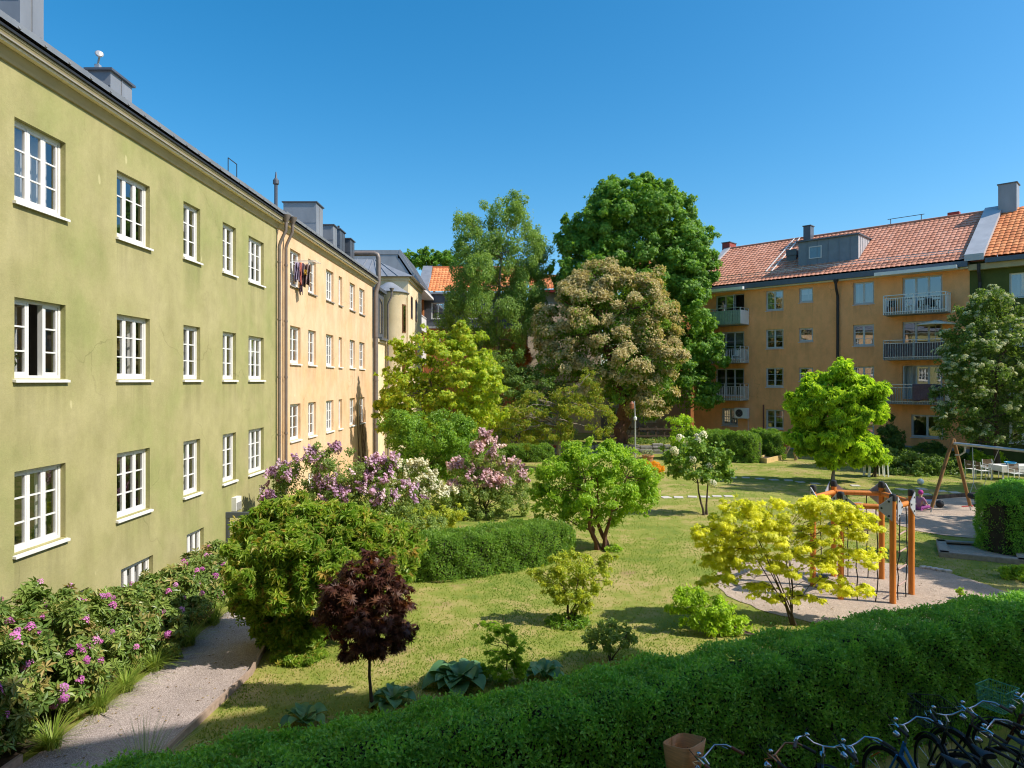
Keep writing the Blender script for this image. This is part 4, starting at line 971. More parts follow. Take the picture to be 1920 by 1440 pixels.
def plant(name, label, cat_, base, bl, n, size, tmpl, lm, nclump=None, trunk=None, bark='bark', stems=1, r0=.1, flat=.75, droop=.3,
          flowers=None, rc=(.2, .38), inner=.22, jit=.45, up=.45, group=None, low=-.75, nb=22, crown_name='crown', Dout=.0, bare=0.0):
    """one tree or shrub: an Empty at the foot > trunk (with limbs), crown of single leaves, blossoms"""
    t = thing(name, label, cat_, base, group); base = Vector(base)
    P, N, cl, out, C = crown(bl, n, nclump or max(12, n // 260), rc, flat, inner, up, low=low)
    ok = P[:, 2] > base.z + .03; P, N, cl, out = P[ok], N[ok], cl[ok], out[ok]
    D = None if Dout == 0 else out * Dout + np.array((0, 0, -.1))
    v, f, a = leaves(P, N, size, tmpl, cl, droop, jit, D)
    raw_mesh(crown_name, v, f, LM[lm], t, a)
    k = MB(); w = bl[:, 3] * bl[:, 5]; cen = Vector((bl[:, :3] * w[:, None]).sum(0) / w.sum()); top = Vector(bl[np.argmax(bl[:, 2]), :3])
    tp = trunk or [base, base.lerp(Vector((cen.x, cen.y, base.z)), .5).lerp(cen, .45), cen.lerp(top, .3)]
    starts = []
    for s_ in range(stems):
        off = Vector((random.uniform(-1, 1), random.uniform(-1, 1), 0)) * (r0 * 3.2 * (stems > 1))
        spread = Vector((random.uniform(-1, 1) * bl[:, 3].max() * .6, random.uniform(-1, 1) * bl[:, 4].max() * .5, 0)) * (stems > 1)
        pts = []; rs = []
        for i in range(len(tp) - 1):
            for j in range(4):
                g = (i + j / 4) / (len(tp) - 1); q = Vector(tp[i]).lerp(Vector(tp[i + 1]), j / 4) + off + spread * (g ** 1.3)
                if g > 0: q += Vector((random.uniform(-1, 1), random.uniform(-1, 1), 0)) * r0 * .5
                pts.append(q); rs.append(r0 * (1 - .72 * g) * (1.35 if g == 0 else 1))
        pts.append(Vector(tp[-1]) + off + spread); rs.append(r0 * .25); k.tube(pts, rs, 8); starts += [(p, r) for p, r in zip(pts[len(pts) // 3:], rs[len(rs) // 3:])]
    for i in random.sample(range(len(C)), min(nb, len(C))):
        c = Vector(C[i]); lower = [s_ for s_ in starts if s_[0].z < c.z + .15 * abs(c.z)] or starts[:2]
        a_, r_ = min(lower, key=lambda s_: (s_[0] - c).length + random.random() * .5)
        limb(k, a_, c, r_ * .55, max(.006, r0 * .07), 5, .07, 5, .04)
    k.build('trunk' if name.endswith('tree') else 'stems', M[bark], t, True)
    if flowers:
        for (nf, fs, ft, fm, fup, pick, fname) in flowers:
            idx = rng.permutation(len(P)) if nf * 2 < len(P) else rng.integers(0, len(P), nf * 3); p = P[idx] + rng.normal(size=(len(idx), 3)) * size * .35; u = out[idx]; q = (u[:, 2] > -.35) & (N[idx][:, 2] > -.1)     # blossom sits on the outer sprays
            q &= np.sqrt((((p[:, None, :] - bl[None, :, :3]) / bl[None, :, 3:]) ** 2).sum(2)).min(1) > .72
            if bare: q &= cl[idx] > bare
            if pick is not None: q &= pick(p)
            p = (p + u * size * .7)[q][:nf]; u = norm(u[q][:nf]); m_ = len(p)
            if ft is PAN:
                vv = leaves(p, u * .4 + np.array((0, 0, .2)), fs, (ft[0][:, [0, 2, 1]], ft[1]), rng.random(m_), -1.2, .4, np.tile(np.array((0, 0, 1.)), (m_, 1)) + u * .5)
            else: vv = leaves(p, norm(u + np.array((0, 0, fup))), fs, ft, rng.random(m_), .1, .35)
            raw_mesh(fname, vv[0], vv[1], LM[fm], t, vv[2])
    return t

def hedge(name, label, pts, w, lm, per_m2, size, tmpl=KITE, wob=.07, zb=0.0, rnd=.28, cat_='hedge'):
    """clipped hedge along (x, y, height) points: leaf shell over a twiggy body"""
    P = np.array(pts, float); seg = np.linalg.norm(np.diff(P[:, :2], axis=0), axis=1); cum = np.concatenate([[0], np.cumsum(seg)]); Lh = cum[-1]
    hm = P[:, 2].mean(); per = 2 * hm + w; area = per * Lh + w * hm * 2; n = int(area * per_m2)
    t = thing(name, label, cat_, (P[:, 0].mean(), P[:, 1].mean(), zb))
    def at(s):
        x = np.interp(s, cum, P[:, 0]); y = np.interp(s, cum, P[:, 1]); h = np.interp(s, cum, P[:, 2])
        e = .15; dx = np.interp(s + e, cum, P[:, 0]) - np.interp(s - e, cum, P[:, 0]); dy = np.interp(s + e, cum, P[:, 1]) - np.interp(s - e, cum, P[:, 1])
        l = np.hypot(dx, dy) + 1e-9; return x, y, h, dx / l, dy / l
    def surf(s, q, shrink=0.0):      # q in 0..1 round the section
        x, y, h, tx, ty = at(s); nx, ny = -ty, tx; hh = h - shrink; ww = w / 2 - shrink
        # shrink the section near the two ends so they round off
        e = np.minimum(s, Lh - s); k_ = np.clip(e / (w * .45), 0, 1); k_ = np.sqrt(1 - (1 - k_) ** 2) * .85 + .15; ww = ww * k_; hh = hh * (.75 + .25 * k_)
        per_ = 2 * hh + 2 * ww; d = q * per_; a = np.where(d < hh, -ww, np.where(d < hh + 2 * ww, -ww + d - hh, ww)); z = np.where(d < hh, d, np.where(d < hh + 2 * ww, hh, per_ - d))
        Na = np.where(d < hh, -1., np.where(d < hh + 2 * ww, 0., 1.)); Nz = np.where((d >= hh) & (d < hh + 2 * ww), 1., 0.)
        r = np.minimum(rnd, ww * .9); ox = np.clip(np.abs(a) - (ww - r), 0, None); oz = np.clip(z - (hh - r), 0, None); l = np.hypot(ox, oz); f = np.where(l > r, r / np.maximum(l, 1e-6), 1.)
        cr = (ox > 0) & (oz > 0); a2 = np.sign(a) * ((ww - r) + ox * f); z2 = (hh - r) + oz * f
        a = np.where(cr, a2, a); z = np.where(cr, z2, z); Na = np.where(cr, np.sign(a) * ox, Na); Nz = np.where(cr, oz, Nz)
        return np.stack([x + nx * a, y + ny * a, zb + z], 1), norm(np.stack([nx * Na, ny * Na, Nz], 1) + 1e-6)
    s = rng.random(n) * Lh; q = rng.random(n); p, N = surf(s, q)
    dis = wob * (np.sin(p[:, 0] * 5.1 + p[:, 2] * 4) * np.sin(p[:, 1] * 4.7 + p[:, 2] * 3.1) + .7 * np.sin(p[:, 0] * 11.3 + 2) * np.sin(p[:, 1] * 12.1 - p[:, 2] * 9))
    p = p + N * (dis - rng.exponential(.05, n) + rng.random(n) ** 8 * .07)[:, None]
    sh = .5 + .5 * np.sin(p[:, 0] * 7 + 1.7 * np.sin(p[:, 2] * 6)) * np.sin(p[:, 1] * 6.3 + p[:, 2] * 5)
    D = N * .8 + np.array((0, 0, .5))
    v, f, a = leaves(p, norm(N * .8 + np.array((0, 0, .35))), size, tmpl, sh, 0.0, .75, D)
    # end faces
    raw_mesh('foliage', v, f, LM[lm], t, a)
    ns = max(4, int(Lh / .4)); nq = 25; S_ = np.repeat(np.linspace(.02, Lh - .02, ns), nq); Q = np.tile(np.linspace(0, 1, nq), ns)
    V, _ = surf(S_, Q, .16); Fa = []
    for i in range(ns - 1):
        for j in range(nq - 1): o = i * nq + j; Fa += [(o, o + nq, o + nq + 1), (o, o + nq + 1, o + 1)]
    for i in (0, ns - 1):
        for j in range(1, nq - 2): Fa.append((i * nq, i * nq + j, i * nq + j + 1))
    raw_mesh('branches', V, np.array(Fa), M['twig'], t)
    return t

def B(lst, Y, **k): return blobs_px(lst, Y, **k)
# --- the big background trees
plant('maple_tree', 'tallest tree, dense fresh green maple with a broad rounded crown', 'tree', (9.1, 52.5, .6),
      B([(1130, 435, 62, 62), (1088, 500, 46, 60), (1240, 430, 70, 70), (1290, 500, 44, 66), (1180, 425, 90, 85), (1120, 490, 75, 80), (1250, 490, 75, 90), (1190, 560, 125, 110), (1270, 590, 55, 110), (1090, 550, 50, 70), (1290, 715, 48, 75), (1200, 690, 90, 90), (1175, 372, 62, 38), (1262, 410, 45, 45), (1306, 556, 20, 50), (1318, 665, 32, 70), (1070, 480, 30, 40), (1325, 740, 22, 40), (1235, 370, 30, 22), (1135, 400, 35, 30)], 52),
      150000, .22, STAR, 'maple', 420, r0=.45, nb=30, bark='greybark', rc=(.18, .34))
plant('birch_tree', 'slender tall birch with hanging leafy twigs and gaps of sky', 'tree', (-1.0, 53, .6),
      B([(948, 396, 34, 34), (955, 430, 42, 48), (910, 450, 42, 44), (870, 432, 26, 30), (990, 475, 34, 52), (935, 505, 72, 58), (880, 545, 48, 48), (990, 560, 38, 64), (930, 590, 88, 58), (868, 605, 44, 40), (930, 655, 55, 40), (1003, 480, 14, 45), (880, 465, 26, 30), (1000, 530, 16, 40), (850, 585, 18, 24), (960, 375, 14, 14)], 52),
      75000, .17, KITE, 'birch', 260, r0=.25, nb=40, bark='greybark', flat=1.35, droop=1.1, rc=(.22, .4), inner=.12)
plant('far_tree', 'small round green treetop far off above the orange tiled roof', 'tree', (-9, 96, 0),
      B([(778, 487, 18, 15), (800, 482, 24, 16), (830, 486, 24, 15), (852, 492, 16, 14), (790, 496, 22, 14), (825, 500, 30, 16)], 96), 16000, .3, KITE, 'maple', 70, r0=.4)
plant('flowering_tree', 'broad tree covered in pale tan blossom with a thick leaning red brown trunk', 'tree', (8.0, 48.0, TZ),
      B([(1130, 530, 50, 34), (1180, 575, 72, 62), (1110, 590, 70, 66), (1055, 630, 46, 50), (1218, 630, 44, 70), (1150, 670, 95, 66), (1055, 690, 48, 46), (1228, 715, 36, 60), (1212, 765, 34, 34), (1100, 730, 60, 36), (1165, 720, 70, 40), (1085, 550, 38, 36), (1245, 670, 22, 46), (1030, 665, 20, 34)], 46.3),
      46000, .19, KITE, 'dark', 230, r0=.5, bark='redbark', trunk=[(7.5, 48, TZ), (7.9, 48, 2.6), (7.0, 47.5, 5.4), (6.3, 46.8, 9)], nb=26, rc=(.2, .36),
      bare=.04, flowers=[(64000, .19, KITE, 'tan', .5, None, 'blossom')])
plant('light_maple_tree', 'bright yellow green young maple in front of the round cream bay', 'tree', (-3.2, 35, 0),
      B([(878, 640, 26, 30), (792, 640, 34, 26), (840, 685, 70, 50), (765, 690, 36, 34), (800, 745, 84, 50), (880, 725, 56, 60), (742, 740, 26, 34), (905, 785, 42, 38), (780, 800, 58, 42), (862, 618, 12, 18), (745, 645, 14, 12), (830, 645, 26, 24), (728, 705, 20, 20), (918, 690, 22, 30), (845, 780, 64, 44), (830, 820, 80, 40), (905, 740, 40, 60), (725, 770, 24, 30)], 35),
      44000, .15, STAR, 'lime', 210, r0=.13, stems=3, nb=40, bark='greybark', rc=(.18, .36), flat=.5)
plant('dogwood_shrub', 'rounded mid green shrub at the foot of the bright maple, above the lilacs', 'shrub', (-4.0, 31, 0),
      B([(800, 820, 82, 50), (757, 825, 40, 45), (862, 845, 52, 48), (835, 878, 44, 30), (735, 810, 24, 30), (800, 870, 60, 40)], 31), 22000, .13, KITE, 'dark', 120, r0=.06, stems=4)
plant('cherry_tree', 'crooked old cherry tree with bare grey limbs and bronze tipped leaves', 'tree', (2.5, 38, 0),
      B([(960, 790, 44, 30), (1000, 765, 34, 20), (1085, 768, 50, 28), (1120, 785, 30, 30), (1103, 712, 20, 20), (1060, 735, 30, 16), (925, 770, 26, 22), (1030, 812, 52, 22), (975, 828, 30, 14), (1130, 812, 24, 20), (1000, 740, 18, 12), (1118, 740, 16, 16), (935, 800, 30, 22)], 38),
      17000, .15, NARROW, 'apple', 120, r0=.14, bark='greybark', trunk=[(2.55, 38, 0), (2.75, 38, 2.1), (2.4, 38, 2.8), (3.0, 38, 4.0), (4.1, 38, 5.2)], nb=34, droop=.7, inner=.1, rc=(.25, .45))
plant('dark_shrub', 'dark green bush growing in the gap between birch and cherry tree', 'shrub', (.3, 45, 0),
      B([(930, 700, 32, 46), (978, 710, 34, 50), (960, 745, 46, 36), (1010, 735, 30, 44), (985, 790, 60, 40), (930, 800, 40, 40), (1040, 800, 40, 40)], 45), 14000, .18, KITE, 'rowan', 80, r0=.08, stems=3)
plant('copper_shrub', 'copper orange leaved bush glowing in the gap beside the pink house', 'shrub', (.6, 54, .6),
      B([(968, 655, 20, 20), (955, 680, 24, 20), (980, 672, 12, 22), (965, 710, 26, 30)], 54), 5000, .2, KITE, 'orange_leaf', 40, r0=.07, stems=2)
# --- middle distance
sun_side = lambda p: p[:, 2] > 1.4
plant('lilac_shrub', 'large purple flowering lilac against the yellow house', 'shrub', (-5.0, 21, 0),
      B([(640, 880, 68, 42), (522, 925, 32, 34), (545, 892, 36, 32), (572, 910, 52, 42), (680, 925, 60, 48), (610, 950, 76, 46), (720, 895, 30, 32), (535, 935, 28, 28), (700, 975, 58, 40), (650, 1000, 80, 40), (600, 870, 30, 24), (740, 1010, 50, 36), (600, 980, 70, 40), (755, 960, 40, 36), (790, 1000, 46, 30), (690, 945, 50, 46)], 21),
      36000, .085, KITE, 'lilac', 190, r0=.05, stems=6, rc=(.16, .32), bare=.5, flowers=[(430, .19, PAN, 'purple', .9, lambda p: (p[:, 2] > 1.25), 'blossom')])
plant('lilac_shrub', 'white flowering lilac between the purple and the pink one', 'shrub', (-3.4, 24, 0),
      B([(770, 900, 46, 34), (800, 930, 42, 40), (750, 945, 55, 48), (725, 905, 24, 26), (790, 970, 50, 34), (740, 985, 50, 36), (835, 960, 36, 34)], 24), 19000, .085, KITE, 'lilac', 110, r0=.04, stems=5, rc=(.16, .32),
      bare=.4, flowers=[(380, .2, PAN, 'whitef', .9, lambda p: p[:, 2] > 1.0, 'blossom')])
plant('lilac_shrub', 'pink flowering lilac with loose pale panicles behind the small hedge', 'shrub', (-.9, 25, 0),
      B([(908, 865, 40, 34), (950, 905, 36, 38), (890, 920, 52, 44), (930, 955, 56, 34), (848, 945, 36, 38), (975, 930, 16, 30), (870, 885, 26, 24)], 25), 20000, .09, KITE, 'lilac', 130, r0=.04, stems=5, rc=(.16, .32),
      bare=.5, flowers=[(260, .23, PAN, 'pinkf', .9, lambda p: p[:, 2] > 1.1, 'blossom')])
plant('lime_shrub', 'low lime green bush tucked between white lilac and clipped hedge', 'shrub', (-2.6, 22, 0), B([(795, 972, 34, 22), (850, 965, 26, 16), (825, 985, 30, 18)], 22), 5000, .08, KITE, 'spurge', 40, r0=.02, stems=4)
plant('redbud_tree', 'low spreading multi-stemmed tree with fresh green leaves standing on the open lawn', 'tree', (2.7, 20.3, 0),
      B([(1110, 865, 58, 36), (1048, 900, 46, 42), (1180, 890, 46, 46), (1120, 925, 90, 50), (1035, 945, 40, 36), (1190, 945, 36, 30), (1105, 972, 60, 22), (1215, 915, 20, 34), (1075, 850, 24, 18), (1010, 925, 16, 22), (1150, 845, 24, 18)], 20.2),
      26000, .10, KITE, 'fresh', 210, r0=.075, stems=4, nb=40, bark='redbark', rc=(.16, .32), flat=.6)
plant('azalea_shrub', 'small tiered yellow green shrub standing alone in the middle of the lawn', 'shrub', (1.18, 14.15, 0),
      B([(1075, 1062, 42, 24), (1030, 1088, 32, 20), (1112, 1078, 32, 26), (1068, 1108, 50, 20), (1088, 1138, 20, 18), (1003, 1074, 14, 7), (1138, 1048, 16, 9), (1060, 1040, 20, 10), (1050, 1125, 18, 12)], 14.1),
      7500, .065, KITE, 'spurge', 90, r0=.03, stems=3, rc=(.2, .4), flat=.5)
k = leaves(np.array((1.15, 14.0, .08)) + unit(420) * (.42, .32, .09), unit(420) + (0, 0, .8), .1, KITE, None)
tag(raw_mesh('ground_cover', k[0], k[1], LM['dark'], None, k[2]), kind='stuff')
plant('drooping_shrub', 'big arching bush with narrow drooping leaves tipped bronze overhanging the path', 'shrub', (-3.9, 13.3, 0),
      B([(560, 1005, 95, 52), (482, 1000, 42, 36), (650, 1010, 70, 46), (500, 1075, 66, 56), (600, 1075, 88, 56), (705, 1015, 46, 46, .6), (540, 1140, 56, 40), (470, 1045, 36, 56), (595, 1165, 36, 34), (742, 1050, 32, 50, .8), (555, 950, 50, 20), (640, 965, 50, 20), (660, 1085, 60, 50), (515, 1170, 40, 34), (450, 1090, 26, 36), (470, 1140, 34, 40, -.3), (630, 1130, 50, 50), (700, 1070, 50, 50), (760, 1020, 34, 34, 1.2), (570, 1200, 50, 30, -.3), (500, 1060, 60, 60, -.9), (560, 1040, 70, 50, -.9), (620, 1080, 60, 50, -.8), (540, 1110, 60, 44, -1.0)], 13.0),
      21000, .125, WHORL5, 'pieris', 240, r0=.06, stems=4, nb=30, droop=.9, rc=(.2, .4), inner=.18, Dout=.5, jit=.5, up=.5)
plant('purple_maple_tree', 'small standard maple with dark wine red leaves on a thin straight stem', 'tree', (-2.14, 10.45, 0),
      B([(690, 1072, 46, 30), (652, 1108, 46, 40), (722, 1110, 42, 40), (690, 1150, 80, 44), (642, 1182, 40, 30), (703, 1200, 58, 30), (738, 1170, 30, 30), (620, 1148, 26, 24), (685, 1220, 40, 16), (755, 1130, 14, 16), (768, 1182, 14, 12), (604, 1165, 16, 12), (620, 1110, 16, 14), (700, 1045, 26, 12), (660, 1225, 30, 12)], 10.4),
      3100, .13, STAR7, 'red', 80, r0=.028, trunk=[(-2.14, 10.45, 0), (-2.2, 10.45, 1.0), (-2.2, 10.4, 2.1)], flat=.55, droop=.35, rc=(.2, .4), inner=.3, jit=.4, up=.9, Dout=.5)
plant('golden_maple_tree', 'spreading low tree with brilliant golden yellow leaves in front of the climbing frame', 'tree', (5.75, 13.95, 0),
      B([(1398, 985, 74, 30), (1470, 958, 74, 28), (1548, 958, 64, 26), (1345, 1008, 44, 30), (1450, 1015, 100, 36), (1580, 1000, 56, 30), (1400, 1058, 74, 30), (1500, 1062, 66, 26), (1590, 1050, 46, 24), (1345, 1058, 34, 22), (1622, 968, 28, 18), (1425, 1108, 44, 16), (1560, 1100, 44, 18), (1310, 1000, 16, 14), (1340, 1092, 40, 14), (1480, 1120, 50, 12), (1605, 1108, 36, 12), (1640, 990, 16, 12), (1380, 950, 36, 14), (1640, 1040, 26, 14)], 14, depth=.75),
      21000, .075, STAR, 'yellow', 230, r0=.018, stems=8, nb=70, flat=.32, droop=.25, rc=(.2, .42), inner=.14, jit=.4, up=.9, low=-.5)
plant('lawn_shrub', 'low glossy lime green bush at the left edge of the play sand', 'shrub', (4.75, 13.4, 0),
      B([(1290, 1120, 32, 20), (1320, 1140, 44, 24), (1360, 1165, 40, 22), (1272, 1135, 24, 16), (1390, 1180, 26, 16), (1330, 1165, 50, 22)], 13.6), 6500, .075, KITE, 'chest', 60, r0=.02, stems=4)
plant('magnolia_tree', 'small open white flowered tree on two thin stems beside the stepping stones', 'tree', (7.2, 25.5, 0),
      B([(1310, 842, 32, 24), (1276, 858, 28, 25), (1345, 862, 26, 26), (1302, 884, 40, 22), (1338, 894, 32, 16), (1262, 880, 14, 14), (1362, 885, 14, 16)], 25.5),
      4600, .115, ROUND, 'white_tree', 60, r0=.045, stems=2, nb=26, rc=(.2, .36), flowers=[(15, .26, HEAD, 'whitef', .4, None, 'blossom')])
plant('chestnut_tree', 'young chestnut with big bright green hand shaped leaves before the orange house', 'tree', (15.8, 33.6, 0),
      B([(1573, 697, 24, 26), (1540, 735, 42, 30), (1610, 738, 40, 34), (1572, 780, 74, 42), (1510, 768, 30, 30), (1642, 765, 22, 28), (1652, 732, 14, 16), (1560, 828, 64, 34), (1610, 838, 40, 32), (1520, 828, 32, 30), (1575, 860, 40, 14), (1495, 745, 14, 12)], 33.5),
      7200, .26, PALM, 'chest', 130, r0=.09, bark='greybark', droop=.9, rc=(.2, .36), up=.8, inner=.2, Dout=.6)
plant('rowan_tree', 'dark rowan with flat cream flower heads covering its right hand crown by the orange house', 'tree', (26.6, 37.4, 0),
      B([(1862, 588, 50, 42), (1902, 620, 56, 56), (1822, 640, 50, 48), (1870, 690, 96, 66), (1790, 722, 30, 46), (1850, 760, 84, 50), (1925, 740, 60, 76), (1800, 795, 36, 34), (1880, 815, 66, 28), (1955, 650, 60, 86), (1845, 600, 30, 34), (1770, 690, 16, 20), (1765, 780, 14, 20)], 37.3),
      44000, .15, KITE, 'rowan', 260, r0=.16, rc=(.18, .34), flowers=[(1050, .24, CORYMB, 'rowanf', .9, None, 'blossom')], nb=30, trunk=[(26.6, 37.4, 0), (26.5, 37.4, 2.2), (26.4, 37.3, 5.5)])
# dogwood and creepers left of the orange house
plant('viburnum_shrub', 'bright green bush between stone wall and long hedge', 'shrub', (11.2, 43.5, 0),
      B([(1275, 800, 24, 26), (1290, 825, 26, 24), (1270, 850, 30, 24), (1310, 850, 22, 22), (1300, 870, 30, 16)], 43.5), 9000, .14, KITE, 'chest', 60, r0=.05, stems=3)
for lab, x, y, Y, rx, ry, lm in (('left dark bush of the row under the orange house', 1660, 870, 37.5, 30, 26, 'lilac'), ('broad dark bush behind the white trestle under the orange house', 1705, 880, 36.5, 40, 30, 'rowan'),
    ('dark bush behind the foot of the swing', 1760, 882, 36.5, 44, 28, 'rowan'), ('bright leaved bush in front of the rowan trunk', 1850, 872, 38.5, 34, 22, 'chest'), ('low bush by the foot of the grey plinth', 1735, 848, 41, 34, 16, 'rowan'), ('bush with drooping leaves right of the chestnut tree', 1640, 856, 35.5, 26, 18, 'chest'),
    ('dark upright bush at the wall beside the ground floor window', 1668, 825, 43, 20, 32, 'rowan'), ('dark bush along the plinth behind the swing beam', 1800, 860, 40, 40, 20, 'rowan')):
    c = wp(x, y, Y); plant('border_shrub', lab, 'shrub', (c.x, Y, 0), B([(x, y, rx, ry), (x - rx * .5, y + ry * .4, rx * .6, ry * .6), (x + rx * .55, y + ry * .35, rx * .6, ry * .65)], Y), 5200, .15, KITE, lm, 45, r0=.04, stems=3)
for lab, x, y, Y, rx, ry, lm, n_ in (('low bush behind the near corner hedge by the garden table', 1893, 920, 24.5, 34, 12, 'hedge', 3500), ('pale feathery bush at the right edge beside the sandpit', 1915, 1078, 17.2, 34, 20, 'fresh', 4500), ('small sapling in the sand before the big hedge', 1802, 1110, 15.6, 4, 7, 'fresh', 90),
    ('reddish dark low plant under the bush overhanging the path', 560, 1235, 12.2, 46, 16, 'pieris', 1500), ('dark low bush hugging the path bend', 505, 1190, 13, 22, 26, 'rhodo', 1800), ('low dark shrub on the lawn just behind the tall hedge', 1145, 1192, 12.2, 46, 24, 'lilac', 1500), ('low leafy plant at the foot of the multi-stemmed tree', 1150, 1028, 20, 14, 6, 'fresh', 500)):
    c = wp(x, y, Y); plant('low_shrub', lab, 'shrub', (c.x, Y, 0), B([(x, y, rx, ry), (x - rx * .5, y + ry * .3, rx * .55, ry * .6), (x + rx * .5, y + ry * .3, rx * .55, ry * .6)], Y), n_, .075, WHORL5 if lm == 'pieris' else KITE, lm, 30, r0=.015, stems=3)
# feathery sapling
plant('sapling_tree', 'thin feathery young maple sapling behind the hedge, between the hostas', 'tree', (-.1, 11.35, 0),
      B([(935, 1195, 28, 14), (962, 1215, 24, 12), (918, 1175, 22, 8), (940, 1235, 34, 12), (955, 1258, 34, 16), (925, 1265, 24, 14), (950, 1185, 12, 12), (975, 1245, 14, 8)], 11.3),
      2600, .042, FERN, 'fresh', 60, r0=.012, stems=1, nb=24, flat=.3, inner=.05, rc=(.3, .5), trunk=[(-.1, 11.35, 0), (-.08, 11.35, .6), (-.15, 11.3, 1.1)])
# rhododendrons along the wall
RD_ = [(7.4, 2.05, 'nearest rhododendron, biggest magenta heads, at the left edge'), (8.7, 1.95, 'second rhododendron along the green wall with large pink heads low down'), (10.0, 1.66, 'rhododendron below the first basement window, pink heads scattered over it'),
       (11.3, 1.34, 'rhododendron in the middle of the row where the path begins to bend'), (12.6, 1.02, 'rhododendron left of the wide basement window'), (14.0, .95, 'rhododendron right under the wide basement window'), (15.5, .88, 'rhododendron below the small basement window with pink buds'), (16.9, .9, 'last rhododendron of the row beside the stair railing')]
for i, (y, h, lab) in enumerate(RD_):
    x = -7.35 + .0164 * y; bl = []
    for q in range(7):
        bl.append((x + random.uniform(-.35, .45), y + random.uniform(-.6, .6), h * random.uniform(.35, .66), .62, .62, h * .36))
    bl.append((x, y, h * .62, .7, .75, h * .4)); bl.append((x + .45, y, h * .3, .55, .7, h * .3)); bl = np.array(bl); bl[:, 0] = np.minimum(bl[:, 0] + bl[:, 3], -6.12) - bl[:, 3]
    plant('rhododendron', lab, 'shrub', (x, y, 0), bl, 2500 if i < 5 else 2000, .13, WHORL, 'rhodo', 95, r0=.035, stems=4, group='rhododendrons along the green wall', nb=10, rc=(.2, .34), inner=.25, up=.7, jit=.35, droop=.1,
          flowers=[((62, 56, 44, 36, 26, 22, 26, 16)[i], .105, HEAD, 'magenta', .6, None, 'blossom')] + ([(1, .27, HEAD, 'magenta', .3, lambda p: p[:, 0] > -6.9, 'flower_head')] * 4 if i < 1 else []))
# --- hedges
hedge('hedge', 'long dense green hedge across the foreground in the shade before the bicycles', [(-4.75, 6.1, 1.1), (-3.76, 6.28, 1.33), (-2.27, 6.5, 1.5), (-.17, 7.25, 1.55), (1.78, 8.16, 1.56), (5.23, 9.71, 1.56), (8.38, 10.81, 1.57), (12.43, 12.46, 1.58)], 0.98, 'hedge', 3500, .048, KITE, .055)
hedge('hedge', 'short curved clipped hedge in front of the pink lilac', [(-2.75, 17.4, 1.0), (-1.8, 17.5, 1.08), (-.9, 17.9, 1.1), (0, 18.5, 1.08), (.9, 19.2, 1.02), (1.5, 19.9, .85)], 1.15, 'hedge2', 2600, .055)
hedge('hedge', 'long clipped hedge below the orange house, left of the chestnut', [(11.0, 44.2, 1.7), (13.2, 43.2, 1.75), (15.3, 42.0, 1.7)], 2.0, 'hedge2', 900, .09, KITE, .12)
hedge('hedge', 'further clipped hedge behind the wooden planter', [(15.2, 44.6, 1.75), (17.5, 43.6, 1.75)], 1.6, 'hedge2', 900, .09, KITE, .12)
hedge('hedge', 'tall square clipped hedge at the right edge near the sandpit', [(13.9, 19.6, 1.85), (15.3, 20.4, 1.9), (18, 21.6, 1.95)], 1.5, 'hedge', 2400, .055, KITE, .08)
hedge('hedge', 'low clipped hedge at the back between the lilac and the terrace wall', [(-.7, 42.6, .95), (1.0, 42.4, 1.0), (2.6, 42.6, 1.0)], 1.3, 'hedge2', 800, .09, KITE, .1)
k = []
for i in range(26):
    c = np.array((random.uniform(7.6, 11.6), random.uniform(47.2, 49.5), TZ + .1)); k.append(leaves(c + unit(60) * (.3, .3, .2), unit(60) + (0, 0, .5), .14, KITE, None))
v, f, a = cat(k); tag(raw_mesh('undergrowth', v, f, LM['rowan'], None, a), kind='stuff')
# --- hostas
def hosta(loc, n, L_, label, lm='hosta'):
    V = []; Fa = []; A = []; o = 0
    for i in range(n):
        a = i * 2.4 + random.uniform(-.2, .2); f = i / n; el = 1.15 - .95 * f + random.uniform(-.1, .1); l = L_ * (.65 + .45 * f) * random.uniform(.85, 1.1); w = l * .27; tw = random.uniform(-.3, .3)
        e = np.array((math.cos(a), math.sin(a), 0)); sd_ = np.array((-math.sin(a), math.cos(a), tw)); rows = 9; pos = np.array(loc, float) + e * .03; ang = el + .35; r_ = random.random()
        for j in range(rows):
            g = j / (rows - 1); hw = 0.012 + w * max(0, math.sin(math.pi * min(1, (g - .28) / .72)) ** .75 if g > .28 else 0)
            for q, s_ in enumerate((-1, -.5, 0, .5, 1)):
                V.append(pos + sd_ * hw * s_ + np.array((0, 0, 1)) * (abs(s_) ** 1.5 * hw * .45 + .006 * math.sin(s_ * 9 + g * 5))); A.append((r_, .75 if abs(s_) == 1 else .45, 0))
            st = l / (rows - 1); pos = pos + (e * math.cos(ang) + np.array((0, 0, math.sin(ang)))) * st; ang -= (1.5 - .2 * f) / rows * (1 + g)
        for j in range(rows - 1):
            for q in range(4): b = o + j * 5 + q; Fa += [(b, b + 1, b + 6), (b, b + 6, b + 5)]
        o += rows * 5
    return tag(raw_mesh('hosta', np.array(V), np.array(Fa), LM[lm], None, np.array(A), True), label, 'plant')
hosta(gp(862, 1282), 26, .62, 'largest hosta with broad blue green leaves right of the dark red maple')
hosta(gp(1020, 1268), 14, .42, 'small grey green hosta right of the feathery sapling')
hosta(gp(735, 1318), 16, .42, 'hosta at the foot of the dark red maple stem')
hosta(gp(570, 1355), 15, .38, 'hosta left of the dark red maple, at the end of the hedge')
hosta(Vector((-3.55, 7.4, 0)), 16, .5, 'dark broad leaved plant beside the silvery grass tuft')
